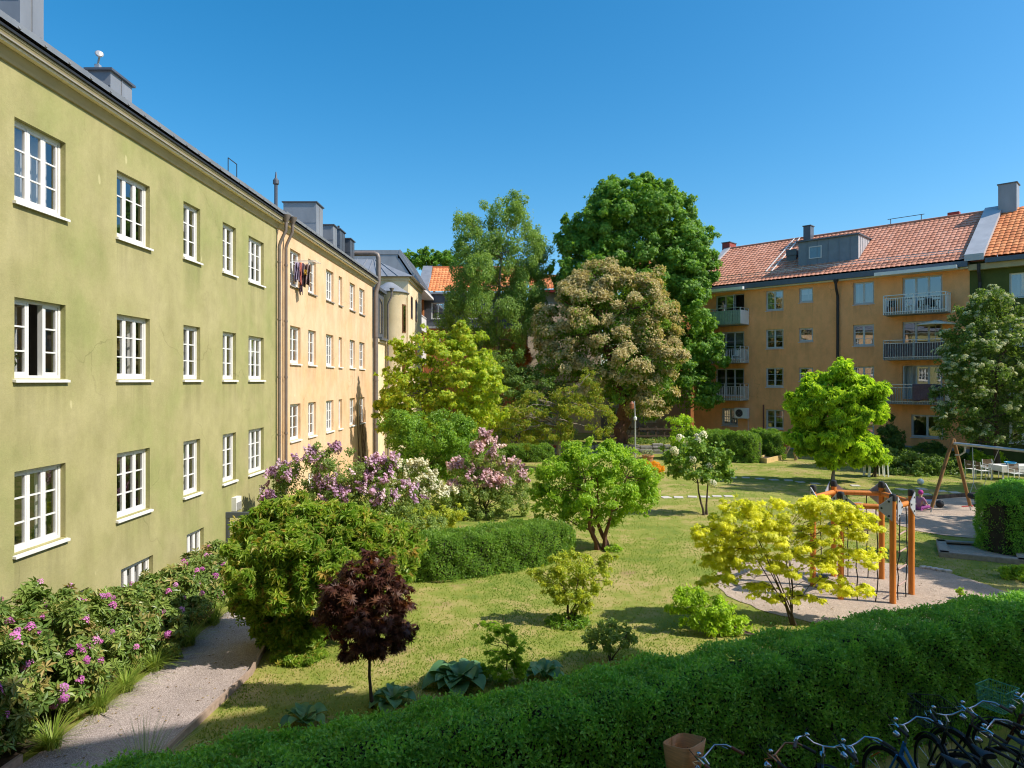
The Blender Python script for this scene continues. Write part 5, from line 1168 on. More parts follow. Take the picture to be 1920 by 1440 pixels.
# --- grasses
def tuft(loc, n, h, lm, label, sp=.6, name='grass_tuft'):
    V = []; Fa = []; A = []
    for i in range(n):
        a = random.random() * 6.28; e = np.array((math.cos(a), math.sin(a), 0)); s_ = np.array((-math.sin(a), math.cos(a), 0)) * .008; l = h * random.uniform(.6, 1.15); ln = sp * random.uniform(.2, 1.2); b = np.array(loc, float) + e * random.random() * .12; o = len(V); r_ = random.random()
        for j in range(5):
            g = j / 4; q = b + e * ln * l * g * g + np.array((0, 0, l * (g - .38 * ln * g * g))); V += [q - s_ * (1 - g * .9), q + s_ * (1 - g * .9)]; A += [(r_, .5, 0)] * 2
        for j in range(4): c_ = o + 2 * j; Fa += [(c_, c_ + 1, c_ + 3), (c_, c_ + 3, c_ + 2)]
    return tag(raw_mesh(name, np.array(V), np.array(Fa), LM[lm], None, np.array(A)), label, 'plant')
tuft((-4.45, 8.25, 0), 190, .85, 'silver', 'silvery ornamental grass tuft at the near end of the path', .9); tuft((-4.0, 7.9, 0), 120, .6, 'silver', 'shorter silvery grass tuft beside the near end of the hedge', .9)
DL = [(-6.35, 9.3, 'daylily clump nearest the camera on the left path edge'), (-6.3, 10.3, 'second daylily clump up the left path edge'), (-6.3, 11.0, 'third daylily clump on the left path edge'), (-6.25, 11.8, 'fourth daylily clump on the left path edge'), (-6.2, 12.9, 'daylily clump where the shade falls across the path'), (-6.2, 14.0, 'farthest daylily clump on the left path edge, in shade')]
for x, y, lab in DL: tuft((x + .08, y, 0), 230, .5, 'blade', lab, 1.25, 'daylily')
for q, (x, y) in enumerate(((1222, 884), (1233, 893))):
    c = gp(x, y); v = leaves(np.array(c) + unit(160) * (.35, .25, .18) + (0, 0, .2), unit(160), .12, KITE, None); w_ = leaves(np.array(c) + unit(60) * (.35, .25, .1) + (0, 0, .4), unit(60), .16, HEAD, None)
    o = raw_mesh('marigold', v[0], v[1], LM['fresh'], None, v[2]); tag(o, ('orange flowering plant under the terracotta pot', 'yellow flowering plant at the right edge of the multi-stemmed tree')[q], 'plant'); raw_mesh('blossom', w_[0], w_[1], LM['marigold'], o, w_[2])
# trees standing beyond the right edge of the view, shading the playground
for lab, c, r in (('maple standing right of the sandpit, beyond the picture', (20.2, 16.2, 6.8), 2.9), ('tall maple standing behind the right hand hedge, beyond the picture', (25.5, 20.5, 8.5), 3.4), ('tallest maple at the right of the lawn, beyond the picture', (30.5, 27.5, 11.0), 3.9), ('tall slender maple next to the tallest one, beyond the picture', (25.9, 27.1, 13.6), 2.2)):
    bl = np.array([(c[0] + random.uniform(-1, 1) * r * .6, c[1] + random.uniform(-1, 1) * r * .5, c[2] + random.uniform(-.9, .9) * r * .7, r * .55, r * .55, r * .5) for _ in range(11)])
    plant('maple_tree', lab, 'tree', (c[0], c[1], 0), bl, 9000, .24, STAR, 'maple', 60, r0=.2)
# ---------------------------------------------------------------- playground and garden objects
M['postwood'] = mat('orange_oiled_post', (.58, .19, .03), .5, .22, 4, stretch=(8, 8, .5))
M['poleold'] = mat('brown_round_pole', (.27, .14, .05), .7, .25, 4, stretch=(8, 8, .5))
M['plate'] = mat('grey_hpl_plate', (.40, .42, .47), .5, .05)
M['rope'] = mat('black_rope', (.02, .02, .022), .8, .2)
M['plastic'] = mat('black_plastic', (.022, .022, .024), .45, .2)
M['rubber'] = mat('rubber', (.02, .02, .021), .7, .2)
M['chrome'] = mat('chrome', (.55, .55, .58), .25, .06, 8, 1.0)
M['plankgrey'] = mat('grey_plank', (.33, .29, .24), .9, .2, 10, stretch=(1, 1, 1))
M['planknew'] = mat('fresh_pine_plank', (.60, .42, .18), .8, .15, 6)
M['skin'] = mat('skin', (.52, .32, .23), .55, .06, 12)
hexp = [gp(1674, 1132), gp(1709, 1115), gp(1653, 1086), gp(1563, 1081), gp(1524.5, 1099), gp(1576.5, 1124)]
cf = thing('climbing_frame', 'hexagonal climbing frame of orange round posts with grey corner plates and rope ladder', 'climbing frame', tuple(sum(hexp, Vector()) / 6))
ctr = sum(hexp, Vector()) / 6
for i, p in enumerate(hexp):
    k = MB(); k.tube([p - Vector((0, 0, .2)), p + Vector((0, 0, 2.36))], .068, 16); o = k.build('post', M['postwood'], cf, True)
    k = MB(); k.lathe(p + Vector((0, 0, 2.36)), [(.076, -.05), (.078, .06), (.06, .1), (.01, .11)], 16); k.build('post_cap', M['plastic'], o, True)
for i in range(6):
    a, b = hexp[i], hexp[(i + 1) % 6]; k = MB(); d = (b - a).normalized(); k.tube([a + d * .06 + Vector((0, 0, 2.16)), b - d * .06 + Vector((0, 0, 2.16))], .062, 14); k.build('beam', M['postwood'], cf, True)
for i in (0, 1, 2, 3, 4, 5):
    p = hexp[i]; k = MB()
    for s_ in (-1, 1):
        q = hexp[(i + s_) % 6]; d = (q - p).normalized(); nrm = Vector((d.y, -d.x, 0)); nrm = nrm if nrm.dot(p - ctr) > 0 else -nrm
        o_ = nrm * .075; tri = [p + o_ + Vector((0, 0, 2.42)) + d * .03, p + o_ + Vector((0, 0, 1.86)) + d * .03, p + o_ + d * .3 + Vector((0, 0, 2.1)), p + o_ + d * .3 + Vector((0, 0, 2.2))]
        tri2 = [v + nrm * .02 for v in tri]; k.add(tri + tri2, [(0, 1, 2, 3), (7, 6, 5, 4), (0, 4, 5, 1), (1, 5, 6, 2), (2, 6, 7, 3), (3, 7, 4, 0)])
    o = k.build('corner_plate', M['plate'], cf); k = MB()
    for s_ in (-1, 1):
        q = hexp[(i + s_) % 6]; d = (q - p).normalized(); nrm = Vector((d.y, -d.x, 0)); nrm = nrm if nrm.dot(p - ctr) > 0 else -nrm
        for zz, al in ((2.15, .25), (2.3, .1), (1.98, .1)): k.lathe(p + nrm * .095 + d * al + Vector((0, 0, zz)), [(.022, 0), (.022, .012)], 10, nrm)
    k.build('bolt', M['plastic'], o)
def ladder(i, j, rungs, name):
    a, b = hexp[i], hexp[j]; k = MB(); pa = a.lerp(b, .3); pb = a.lerp(b, .7)
    for q in (pa, pb):
        pts = [q + Vector((random.uniform(-.03, .03), random.uniform(-.03, .03), z)) for z in np.linspace(2.12, .0, 9)]; k.tube(pts, .012, 6)
    o = k.build(name, M['rope'], cf); k = MB()
    for z in rungs: k.tube([pa + Vector((0, 0, z)), pb + Vector((0, 0, z + .04))], .018, 8)
    k.build('rung', mat('pink_grey_rung', (.45, .30, .26), .6), o)
ladder(0, 1, (1.5, 1.1, .72, .35), 'rope_ladder'); ladder(5, 0, (1.6,), 'rope'); ladder(2, 3, (), 'rope')
k = MB(); k.tube([hexp[4] + Vector((.12, -.1, 2.1)), hexp[4] + Vector((.1, -.25, .35))], .012, 6); k.lathe(hexp[4] + Vector((.1, -.27, .3)), [(.13, -.03), (.15, 0), (.13, .03)], 18); k.build('disc_swing', M['plastic'], cf)
# swing
ap = Vector((16.8, 26.0, 2.62)); ap2 = Vector((17.6, 22.2, 2.62)); sw = thing('swing_set', 'wooden A frame swing stand with a grey steel top beam', 'swing', (17.1, 24, 0))
bd = (ap2 - ap).normalized(); sdv = Vector((-bd.y, bd.x, 0))
for c, nm in ((ap, 0), (ap2, 1)):
    for s_ in (-1, 1):
        ft = Vector((c.x, c.y, 0)) + sdv * s_ * .93 + (bd * (-.1 if nm == 0 else .1)); d = (c + Vector((0, 0, .22)) - ft); k = MB(); k.tube([ft + d * .07, ft + d * .98], .062, 12); o = k.build('leg', M['poleold'], sw, True)
        k = MB(); k.tube([ft - Vector((0, 0, .1)), ft + d * .1], .03, 8); k.build('foot', M['steel'], o)
k = MB(); k.tube([ap, ap2], .055, 12)
k.tube([ap + bd * .55 - Vector((0, 0, .05)), ap + bd * .5 - Vector((0, 0, .3)), ap + bd * .3 - Vector((0, 0, .42)), ap + sdv * .1 - Vector((0, 0, .45))], .03, 8); k.tube([ap2 - bd * .55 - Vector((0, 0, .05)), ap2 - bd * .3 - Vector((0, 0, .42))], .03, 8); k.build('top_beam', M['steel'], sw, True)
bm_ = lambda f: ap.lerp(ap2, f)
ty = thing('tyre_swing', 'black tyre hanging flat on chains from the swing beam', 'tyre swing', tuple(bm_(.36) - Vector((0.35, 0, 1.75))))
c = bm_(.36) - Vector((.25, 0, 1.78)); k = MB(); k.torus(c, .25, .1, (0, 0, 1), 28, 10, 1.05); k.build('tyre', M['rubber'], ty, True)
k = MB()
for f, dx in ((.22, -1), (.5, 1)):
    t_ = bm_(f); m_ = c + bd * dx * .22 + Vector((0, 0, .45)); k.tube([t_, m_], .009, 5)
    for s_ in (-1, 1): k.tube([m_, c + bd * dx * .2 + sdv * s_ * .16 + Vector((0, 0, .08))], .009, 5)
k.build('chain', M['steel'], ty)
k = MB(); k.lathe(c - Vector((0, 0, .36)), [(.03, -.05), (.15, -.03), (.17, .03), (.15, .05)], 16)
k.build('seat', M['rubber'], ty, True); k = MB()
for s_ in (-1, 1): k.tube([c + bd * .2 * s_ - Vector((0, 0, .05)), c + bd * .14 * s_ - Vector((0, 0, .33))], .01, 5)
k.build('strap', M['rope'], ty)
k = MB(); f2 = bm_(.86)
for s_ in (-.25, .25): k.tube([f2 + bd * s_, f2 + bd * s_ - Vector((0, 0, 1.9))], .009, 5)
k.box(f2.x - .1, f2.x + .1, f2.y - .27, f2.y + .27, f2.z - 1.94, f2.z - 1.9); tag(k.build('chain_swing', M['rubber']), 'second swing hanging on chains at the right edge of the picture', 'swing')
# sandpit frame
q = [gp(1757, 1020), gp(1914, 1029), gp(1928, 1060), gp(1763, 1044)]; sp_ = thing('sandpit', 'flat rectangular sandpit with a weathered plank frame at the right edge', 'sandpit', tuple(sum(q, Vector()) / 4)); k = MB(); cc = sum(q, Vector()) / 4
for i in range(4): 
    k = MB(); a, b = q[i], q[(i + 1) % 4]; inn = (cc - (a + b) / 2).normalized() * .11
    k.bar(a + Vector((0, 0, .12)) + inn, b + Vector((0, 0, .12)) + inn, .22, .045); k.bar(a + Vector((0, 0, .03)), b + Vector((0, 0, .03)), .05, .2); k.build('plank', M['plankgrey'], sp_)
k = MB(); k.add([v + (cc - v) * .06 + Vector((0, 0, .05)) for v in q], [(0, 1, 2, 3)]); k.build('sand', M['sand'], sp_)
# timber kerb of the swing sand and the broken stone edging
k = MB(); e = [gp(1719, 939), gp(1790, 933), gp(1853, 929)]; [k.bar(a + Vector((0, 0, .06)), b + Vector((0, 0, .06)), .08, .2) for a, b in zip(e[:-1], e[1:])]; tag(k.build('kerb', M['bark']), kind='structure')
k = MB()
for i, (x, y) in enumerate(((1732, 1066), (1741, 1067), (1752, 1069), (1763, 1071), (1776, 1073))): p = gp(x, y); k.box(p.x - .09, p.x + .1, p.y - .07, p.y + .06, -.02, .07)
tag(k.build('edging_stones', M['slab'], bevel=.02), kind='structure')
# new plank planter
q = [gp(1418, 866), gp(1437, 869), gp(1470, 861), gp(1452, 857)]; pl = thing('planter_box', 'fresh pine plank planter frame on the lawn before the hedge', 'planter', tuple(sum(q, Vector()) / 4))
for i in range(4): k = MB(); k.bar(q[i] + Vector((0, 0, .15)), q[(i + 1) % 4] + Vector((0, 0, .15)), .06, .32); k.build('plank', M['planknew'], pl)
k = MB(); k.add([v + Vector((0, 0, .2)) for v in q], [(0, 1, 2, 3)]); k.build('soil', bpy.data.materials['bed_soil'], pl)
p = gp(1466, 856); k = MB(); k.box(p.x - .3, p.x + .3, p.y - .2, p.y + .2, 0, .38); k.box(p.x - .34, p.x + .34, p.y - .24, p.y + .24, .38, .42); tag(k.build('wooden_box', M['planknew'], bevel=.015), 'small yellow wooden box at the end of the plank planter', 'box')
# boulder, pot, lamp post, fence
bm = bmesh.new(); bmesh.ops.create_icosphere(bm, subdivisions=3, radius=.55)
for v in bm.verts: v.co *= 1 + .16 * math.sin(v.co.x * 6 + 1) * math.sin(v.co.y * 5) + .1 * math.sin(v.co.z * 9 + v.co.x * 4); v.co.z *= .8
me = bpy.data.meshes.new('boulder'); bm.to_mesh(me); bm.free(); me.materials.append(mat('pink_granite', (.36, .27, .23), .9, .3, 4, bmp=.6)); o = link(bpy.data.objects.new('boulder', me)); c = gp(1612, 985); o.location = (c.x, c.y, .36); tag(o, 'pinkish granite boulder seen through the golden tree beside the climbing frame', 'boulder')
p = gp(1215, 872); pt = thing('flower_pot', 'terracotta pot with pale plant by the stone wall', 'flower pot', tuple(p)); k = MB(); k.lathe(p, [(.2, 0), (.32, .5), (.36, .5), (.36, .6), (.3, .6), (.28, .52)], 18); k.build('pot', mat('terracotta', (.50, .22, .10), .8), pt)
v = leaves(np.array(p) + (0, 0, .72) + unit(150) * (.34, .34, .2), unit(150), .12, KITE, None); raw_mesh('foliage', v[0], v[1], LM['silver'], pt, v[2])
p = gp(1191, 866); lp = thing('street_lamp', 'slim grey garden lamp post with small lantern before the thick trunk', 'street lamp', tuple(p)); k = MB(); k.tube([p, p + Vector((0, 0, 2.6)), p + Vector((-.06, 0, 3.75))], [.055, .05, .035], 10); k.tube([p + Vector((-.05, 0, 3.6)), p + Vector((-.2, 0, 3.72))], .02, 8); k.build('pole', M['steel'], lp, True)
k = MB(); k.lathe(p + Vector((-.22, 0, 3.25)), [(.06, 0), (.13, .05), (.14, .34), (.05, .46), (.01, .5)], 12); k.build('lantern', mat('rusty_lantern', (.28, .10, .04), .6), lp)
k = MB(); k.lathe(p + Vector((0, -.02, 2.55)), [(.05, 0), (.1, .06), (.1, .2), (.04, .26)], 12); k.build('lamp_globe', M['white'], lp)
fn = thing('fence', 'rustic dark timber fence behind the stone wall on the terrace', 'fence', (9.5, 50, TZ))
for i in range(10): k = MB(); x = 7.4 + i * .62; k.box(x, x + .1, 50, 50.1, TZ, TZ + 1.05 - (.25 if i > 6 else 0)); k.build('post', M['bark'], fn)
k = MB(); k.box(7.2, 13.2, 49.96, 50, TZ + .8, TZ + .95); k.box(7.2, 11.6, 49.96, 50, TZ + .3, TZ + .42); k.build('rail', M['bark'], fn)
k = MB(); c = wp(970, 846, 46.5); k.box(-.7, 3.0, 46.3, 46.6, .45, .62); tag(k.build('bench', M['redtrim']), 'low dark red bench edge on the terrace wall above the back hedge', 'bench')
# balls and bowls
def ball(name, px, py, r, m, lab, z=0):
    p = gp(px, py, z); k = MB(); k.ball(p + Vector((0, 0, r)), r, 20, 12); return tag(k.build(name, m, None, True), lab, 'ball')
ball('football', 1726, 909, .15, M['white'], 'pale football lying on the lawn in front of the dark bushes'); ball('football', 1762, 952, .15, M['plastic'], 'black ball in the swing sand beside the seated child')
k = MB()
for (x, y) in ((1755, 953), (1769, 950)): p = gp(1762, 952); 
# white trestle under the chestnut
p = gp(1643, 893); tr = thing('trestle_table', 'white garden trestle standing in the shade right of the chestnut trunk', 'table', tuple(p)); k = MB(); k.box(p.x - .62, p.x + .55, p.y - .3, p.y + .3, .7, .75); k.build('tabletop', M['white'], tr)
for x in (-.55, -.48, .3, .5):
    for y in (-.25, .25): k = MB(); k.bar((p.x + x, p.y + y, 0), (p.x + x * .9, p.y + y, .7), .05); k.build('leg', M['white'], tr)
# table group
M['slatwood'] = mat('brown_slat', (.17, .105, .06), .7, .2, 6)
def chair(label, loc, rz, s=1.0):
    t = thing('garden_chair', label, 'chair', (0, 0, 0), 'garden chairs round the white table')
    for x in (-.25, .25):
        k = MB(); k.tube([(x, .22, 0), (x, .2, .45), (x, .26, .9)], .02, 6); k.build('leg', M['white'], t); k = MB(); k.tube([(x, -.25, 0), (x, -.25, .64)], .02, 6); k.build('leg', M['white'], t)
        k = MB(); k.box(x - .025, x + .025, -.28, .24, .64, .665); k.build('armrest', M['white'], t)
    k = MB()
    for i in range(6): k.box(-.24, .24, -.24 + i * .075, -.18 + i * .075, .43, .45)
    k.build('seat', M['white'], t); k = MB()
    for i in range(6): z = .5 + i * .065; k.box(-.235, .235, .2 + i * .009, .225 + i * .009, z, z + .05)
    k.build('backrest', M['slatwood'], t); place(t, loc, rz); return t
tp = gp(1900, 899); tb = thing('garden_table', 'white garden table with white tablecloth beside the rowan trunk', 'table', (tp.x, tp.y, 0)); k = MB(); k.box(tp.x - .9, tp.x + 1.3, tp.y - .45, tp.y + .45, .70, .735); k.build('tabletop', M['white'], tb)
for x in (-.8, 1.2):
    for y in (-.38, .38): k = MB(); k.box(tp.x + x - .03, tp.x + x + .03, tp.y + y - .03, tp.y + y + .03, 0, .7); k.build('leg', M['white'], tb)
k = MB(); k.box(tp.x - .93, tp.x + 1.33, tp.y - .48, tp.y + .48, .737, .742); k.box(tp.x - .93, tp.x + 1.33, tp.y - .483, tp.y - .478, .42, .742); k.box(tp.x - .935, tp.x - .93, tp.y - .48, tp.y + .48, .45, .742); tag(k.build('tablecloth', M['curtain']), 'white cloth hanging over the garden table', 'tablecloth')
p = Vector((tp.x - .15, tp.y, .742)); k = MB(); k.lathe(p, [(.12, 0), (.22, .06), (.27, .15), (.25, .15), (.2, .07)], 18); tag(k.build('bowl', mat('blue_plastic', (.02, .30, .55), .35)), 'bright blue bowl standing on the white table', 'bowl')
chair('garden chair with its brown slatted back turned to the camera, in front of the table', (tp.x - .55, tp.y - .95, 0), math.pi * .97 + math.pi)
chair('garden chair at the left end of the table seen from the side', (tp.x - 1.5, tp.y + .05, 0), math.pi / 2 - .15); chair('garden chair left of the table standing a little further back', (tp.x - 1.55, tp.y + .75, 0), math.pi / 2 + .25)
chair('garden chair behind the white table near the rowan trunk', (tp.x - .5, tp.y + .95, 0), math.pi + math.pi * .97); chair('garden chair at the right edge of the picture before the table', (tp.x + .65, tp.y - .95, 0), -.2)
for o in bpy.data.objects:
    if o.name == 'garden_chair.003': o.rotation_euler.z = 0
# ---------------------------------------------------------------- laundry, blanket, parasol
def cloth(name, fc, t0, t1, z0, z1, d, m, label, cat_, nx=14, nz=12, wav=.05, taper=.0, th=.006):
    vs = []; fs = []
    for i in range(nx + 1):
        for j in range(nz + 1):
            u, v_ = i / nx, j / nz; t = t0 + (t1 - t0) * (.5 + (u - .5) * (1 - taper * v_)); z = z1 + (z0 - z1) * v_ * (1 + .06 * math.sin(u * 9))
            vs.append(fc.P(t, z, d + wav * math.sin(u * 13 + v_ * 2) * (.3 + v_) + .02 * math.sin(v_ * 7 + u * 4)))
    for i in range(nx):
        for j in range(nz): a = i * (nz + 1) + j; fs.append((a, a + nz + 1, a + nz + 2, a + 1))
    k = MB(); k.add(vs, fs); o = k.build(name, m, None, True); s = o.modifiers.new('thick', 'SOLIDIFY'); s.thickness = th; return tag(o, label, cat_)
tl = L.t(556); zl = 9.5
rk = thing('drying_rack', 'small white clothes rail sticking out of the top left yellow house window', 'clothes rail', tuple(L.P(tl, zl, .1))); k = MB()
for i in range(3): k.tube([L.P(tl - .35 + i * .3, zl + .02, -.1), L.P(tl - .35 + i * .3, zl, .85)], .012, 6)
k.tube([L.P(tl - .4, zl, .8), L.P(tl + .35, zl, .8)], .012, 6); k.build('rail', M['white'], rk)
X1 = Facade(tuple(L.P(tl, 0, 0))[:2], L.n[:2], (-L.u)[:2])
cloth('shirt', X1, .02, .2, 8.75, 9.45, .24, mat('violet_cloth', (.30, .25, .36), .9, .3, 5), 'violet grey shirt hanging nearest the window frame', 'laundry', wav=.09)
cloth('trousers', X1, .12, .3, 8.3, 9.45, .08, mat('dark_cloth', (.11, .07, .10), .9, .4, 6), 'long dark trousers hanging lowest of the washing', 'laundry', taper=.35)
cloth('towel', X1, .2, .27, 8.65, 9.45, .2, mat('coral_cloth', (.55, .17, .13), .9, .3, 9), 'narrow coral striped cloth in the middle of the washing', 'laundry')
cloth('jacket', X1, .26, .52, 8.6, 9.42, -.02, mat('brown_cloth', (.22, .15, .14), .9, .4, 6), 'brown jacket at the outer end of the washing', 'laundry', wav=.1, taper=-.15)
cloth('bag', X1, .32, .42, 9.0, 9.2, .06, mat('mustard_cloth', (.45, .28, .03), .9, .3, 9), 'mustard yellow patch of cloth over the brown jacket', 'laundry')
b0 = R.off(1.26); t0, t1 = b0.t(1711), b0.t(1756)
cloth('blanket', R, t0, t1, 3.75, 4.8, 1.29, mat('mauve_blanket', (.17, .10, .11), .95, .25, 14), 'mauve brown blanket hung over the lowest right balcony railing', 'blanket', wav=.02)
pz = 8.55; pc = R.P(R.off(.7).t(1755), pz, .85); pr = thing('parasol', 'cream parasol open on the middle right balcony', 'parasol', (pc.x, pc.y, 6.5)); k = MB(); n = 8; vs = [pc + Vector((0, 0, .28))]
for i in range(n): a = 2 * math.pi * i / n; vs.append(pc + Vector((1.1 * math.cos(a), 1.1 * math.sin(a), 0)))
for i in range(n): a = 2 * math.pi * i / n; vs.append(pc + Vector((1.1 * math.cos(a), 1.1 * math.sin(a), -.05)))
k.add(vs, [(0, 1 + i, 1 + (i + 1) % n) for i in range(n)] + [(1 + i, 9 + i, 9 + (i + 1) % n, 1 + (i + 1) % n) for i in range(n)]); k.build('canopy', mat('cream_canvas', (.70, .60, .45), .9), pr); k = MB(); k.tube([(pc.x, pc.y, 6.52), tuple(pc + Vector((0, 0, .3)))], .02, 8); k.build('pole', M['steel'], pr)
# folding table, chairs and pots on the top right balcony
for lab, tt, m_ in (('dark folding chair behind the top right balcony bars', 1672, M['plastic']), ('white folding chair in the middle of the top right balcony', 1708, M['white']), ('dark chair at the right end of the top right balcony', 1738, M['plastic'])):
    t = R.off(.6).t(tt); cht = thing('balcony_chair', lab, 'chair', tuple(R.P(t, 9.42, .6))); k = MB(); k.fbox(R, t - .22, t + .22, .4, .8, 9.84, 9.88); k.build('seat', m_, cht); k = MB(); k.fbox(R, t - .22, t + .22, .36, .4, 9.88, 10.28); k.build('backrest', m_, cht)
    for a in (-.2, .2):
        for d_ in (.42, .78): k = MB(); k.bar(R.P(t + a, 9.42, d_), R.P(t + a, 9.84, d_), .03); k.build('leg', m_, cht)
# white chair on the middle left balcony
t = R.off(.7).t(1380); cht = thing('balcony_chair', 'white plastic chair on the middle left balcony', 'chair', tuple(R.P(t, 6.5, .7))); k = MB(); k.fbox(R, t - .22, t + .22, .5, .9, 6.92, 6.96); k.build('seat', M['white'], cht); k = MB(); k.fbox(R, t - .22, t + .22, .46, .5, 6.96, 7.36); k.build('backrest', M['white'], cht)
for a in (-.2, .2):
    for d_ in (.52, .88): k = MB(); k.bar(R.P(t + a, 6.5, d_), R.P(t + a, 6.92, d_), .03); k.build('leg', M['white'], cht)
# ---------------------------------------------------------------- people
def person(label, origin, face, J, cloths, hair, hs=1.0):
    """J: joint positions (side, fwd, up) of a posed figure; body = one skinned mesh; clothes and hair are children"""
    t = thing('person', label, 'person', (0, 0, 0)); fx = Vector((math.cos(face), math.sin(face), 0)); sx = Vector((fx.y, -fx.x, 0)); O = Vector(origin)
    W = {k_: O + sx * v[0] * hs + fx * v[1] * hs + Vector((0, 0, v[2] * hs)) for k_, v in J.items()}
    def skin(name, chain, m, root, parent, sub=2):
        ks = list(dict.fromkeys([a for e in chain for a in e[:2]])); rad = {}
        for a, b, ra, rb in chain: rad[a] = ra; rad[b] = rb
        me = bpy.data.meshes.new(name); me.from_pydata([W[k_] for k_ in ks], [(ks.index(e[0]), ks.index(e[1])) for e in chain], []); me.materials.append(m)
        o = link(bpy.data.objects.new(name, me), parent); sm = o.modifiers.new('skin', 'SKIN'); sm.use_smooth_shade = True
        for i, k_ in enumerate(ks): r_ = rad[k_] * hs; o.data.skin_vertices[0].data[i].radius = (r_, r_); o.data.skin_vertices[0].data[i].use_root = (k_ == root)
        s = o.modifiers.new('sub', 'SUBSURF'); s.levels = s.render_levels = sub; return o
    body = [('pelvis', 'waist', .12, .105), ('waist', 'chest', .105, .125), ('chest', 'neck', .125, .05), ('neck', 'head', .05, .095), ('head', 'crown', .095, .07)]
    for s_ in 'lr': body += [('chest', 'sh' + s_, .125, .06), ('sh' + s_, 'el' + s_, .055, .04), ('el' + s_, 'wr' + s_, .04, .028), ('wr' + s_, 'hd' + s_, .028, .034), ('pelvis', 'hip' + s_, .12, .085), ('hip' + s_, 'kn' + s_, .085, .055), ('kn' + s_, 'an' + s_, .055, .036), ('an' + s_, 'ft' + s_, .036, .034)]
    b = skin('body', body, M['skin'], 'pelvis', t)
    hd = (W['head'] + W['crown']) / 2; hv = (W['crown'] - W['head']).normalized()
    k = MB(); k.ball(hd + hv * .035 * hs - fx * .025 * hs, .112 * hs, 14, 9, (1, 1, 1.05)); k.build('hair' if hair[1] != 'hat' else 'hat', hair[0], t, True)
    k = MB(); hf = hair[2] if len(hair) > 2 else fx
    for s_ in (-1, 1): k.ball(W['head'] + hf * .088 * hs + sx * .034 * s_ * hs + hv * .02 * hs, .012 * hs, 8, 6)
    k.build('eyes', M['plastic'], t); k = MB(); k.ball(W['head'] + hf * .1 * hs - hv * .012 * hs, .017 * hs, 8, 6); k.build('nose', M['skin'], t)
    k = MB()
    for s_ in 'lr':
        h0 = W['hd' + s_]; dv = (h0 - W['wr' + s_]).normalized(); pv = dv.orthogonal().normalized()
        for i in range(4): k.tube([h0 + pv * (i - 1.5) * .017 * hs, h0 + pv * (i - 1.5) * .02 * hs + dv * (.045 + .012 * (i in (1, 2))) * hs, h0 + pv * (i - 1.5) * .02 * hs + dv * .075 * hs + dv.cross(pv) * .02 * hs], [.009 * hs, .0085 * hs, .006 * hs], 6)
        k.tube([h0 - pv * .03 * hs - dv * .02 * hs, h0 - pv * .055 * hs + dv * .03 * hs], [.01 * hs, .007 * hs], 6)
    k.build('fingers', M['skin'], t, True)
    for nm, m_, chain, root in cloths: skin(nm, chain, m_, root, t)
    t.location = (0, 0, 0); return t
def top(sl=1.0, r=1.14):
    c = [('pelvis', 'waist', .12 * r, .115 * r), ('waist', 'chest', .115 * r, .135 * r)]
    for s_ in 'lr': c += [('chest', 'sh' + s_, .135 * r, .072 * r), ('sh' + s_, 'el' + s_, .07 * r, .055 * r)]
    return c
def legs(r=1.16, full=True):
    c = []
    for s_ in 'lr':
        c += [('pelvis', 'hip' + s_, .12 * r, .092 * r), ('hip' + s_, 'kn' + s_, .092 * r, .064 * r)]
        if full: c += [('kn' + s_, 'an' + s_, .064 * r, .048 * r)]
    return c
ST = dict(pelvis=(0, 0, .95), waist=(0, .01, 1.12), chest=(0, .02, 1.36), neck=(0, .03, 1.52), head=(0, .06, 1.62), crown=(0, .06, 1.73), shl=(-.18, .02, 1.42), shr=(.18, .02, 1.42), ell=(-.24, .1, 1.17), elr=(.22, .14, 1.18), wrl=(-.12, .32, 1.16), wrr=(.08, .34, 1.18), hdl=(-.07, .38, 1.18), hdr=(.03, .4, 1.2),
          hipl=(-.09, 0, .9), hipr=(.09, 0, .9), knl=(-.1, .02, .5), knr=(.1, .02, .5), anl=(-.1, 0, .08), anr=(.1, 0, .08), ftl=(-.1, .14, .04), ftr=(.1, .14, .04))
hairb = mat('brown_hair', (.06, .03, .02), .6, .2, 30)
t = R.off(.75).t(1357); q = R.P(t, BZ[0], .75)
person('person in a pale pink top leaning at the top left balcony railing', q, math.atan2(R.n.y, R.n.x) - .5, ST, [('shirt', mat('pale_pink_cotton', (.62, .40, .38), .9), top(), 'pelvis'), ('trousers', mat('denim', (.06, .08, .13), .9), legs(), 'pelvis')], (hairb, 'hair'))
BD = dict(pelvis=(0, -.12, .86), waist=(0, .02, .98), chest=(0, .24, 1.04), neck=(0, .38, 1.02), head=(0, .46, .96), crown=(0, .53, .9), shl=(-.17, .26, 1.0), shr=(.17, .26, 1.0), ell=(-.2, .32, .74), elr=(.2, .34, .74), wrl=(-.14, .42, .52), wrr=(.14, .44, .52), hdl=(-.12, .46, .44), hdr=(.12, .48, .44),
          hipl=(-.1, -.12, .8), hipr=(.1, -.12, .8), knl=(-.14, .02, .45), knr=(.14, .0, .45), anl=(-.15, -.08, .08), anr=(.15, -.12, .08), ftl=(-.17, .05, .04), ftr=(.17, .02, .04))
q = gp(1490, 864)
person('person in a pink top and patterned trousers bending forward beside the wooden planter', q, math.pi * .95, BD, [('shirt', mat('rose_cotton', (.66, .36, .34), .9, .3, 18), top(), 'pelvis'), ('trousers', mat('patterned_trousers', (.40, .30, .16), .9, .6, 14), legs(), 'pelvis')], (mat('auburn_hair', (.25, .09, .04), .6, .2, 30), 'hair', Vector((-.5, 0, -.8)).normalized()), 1.1)
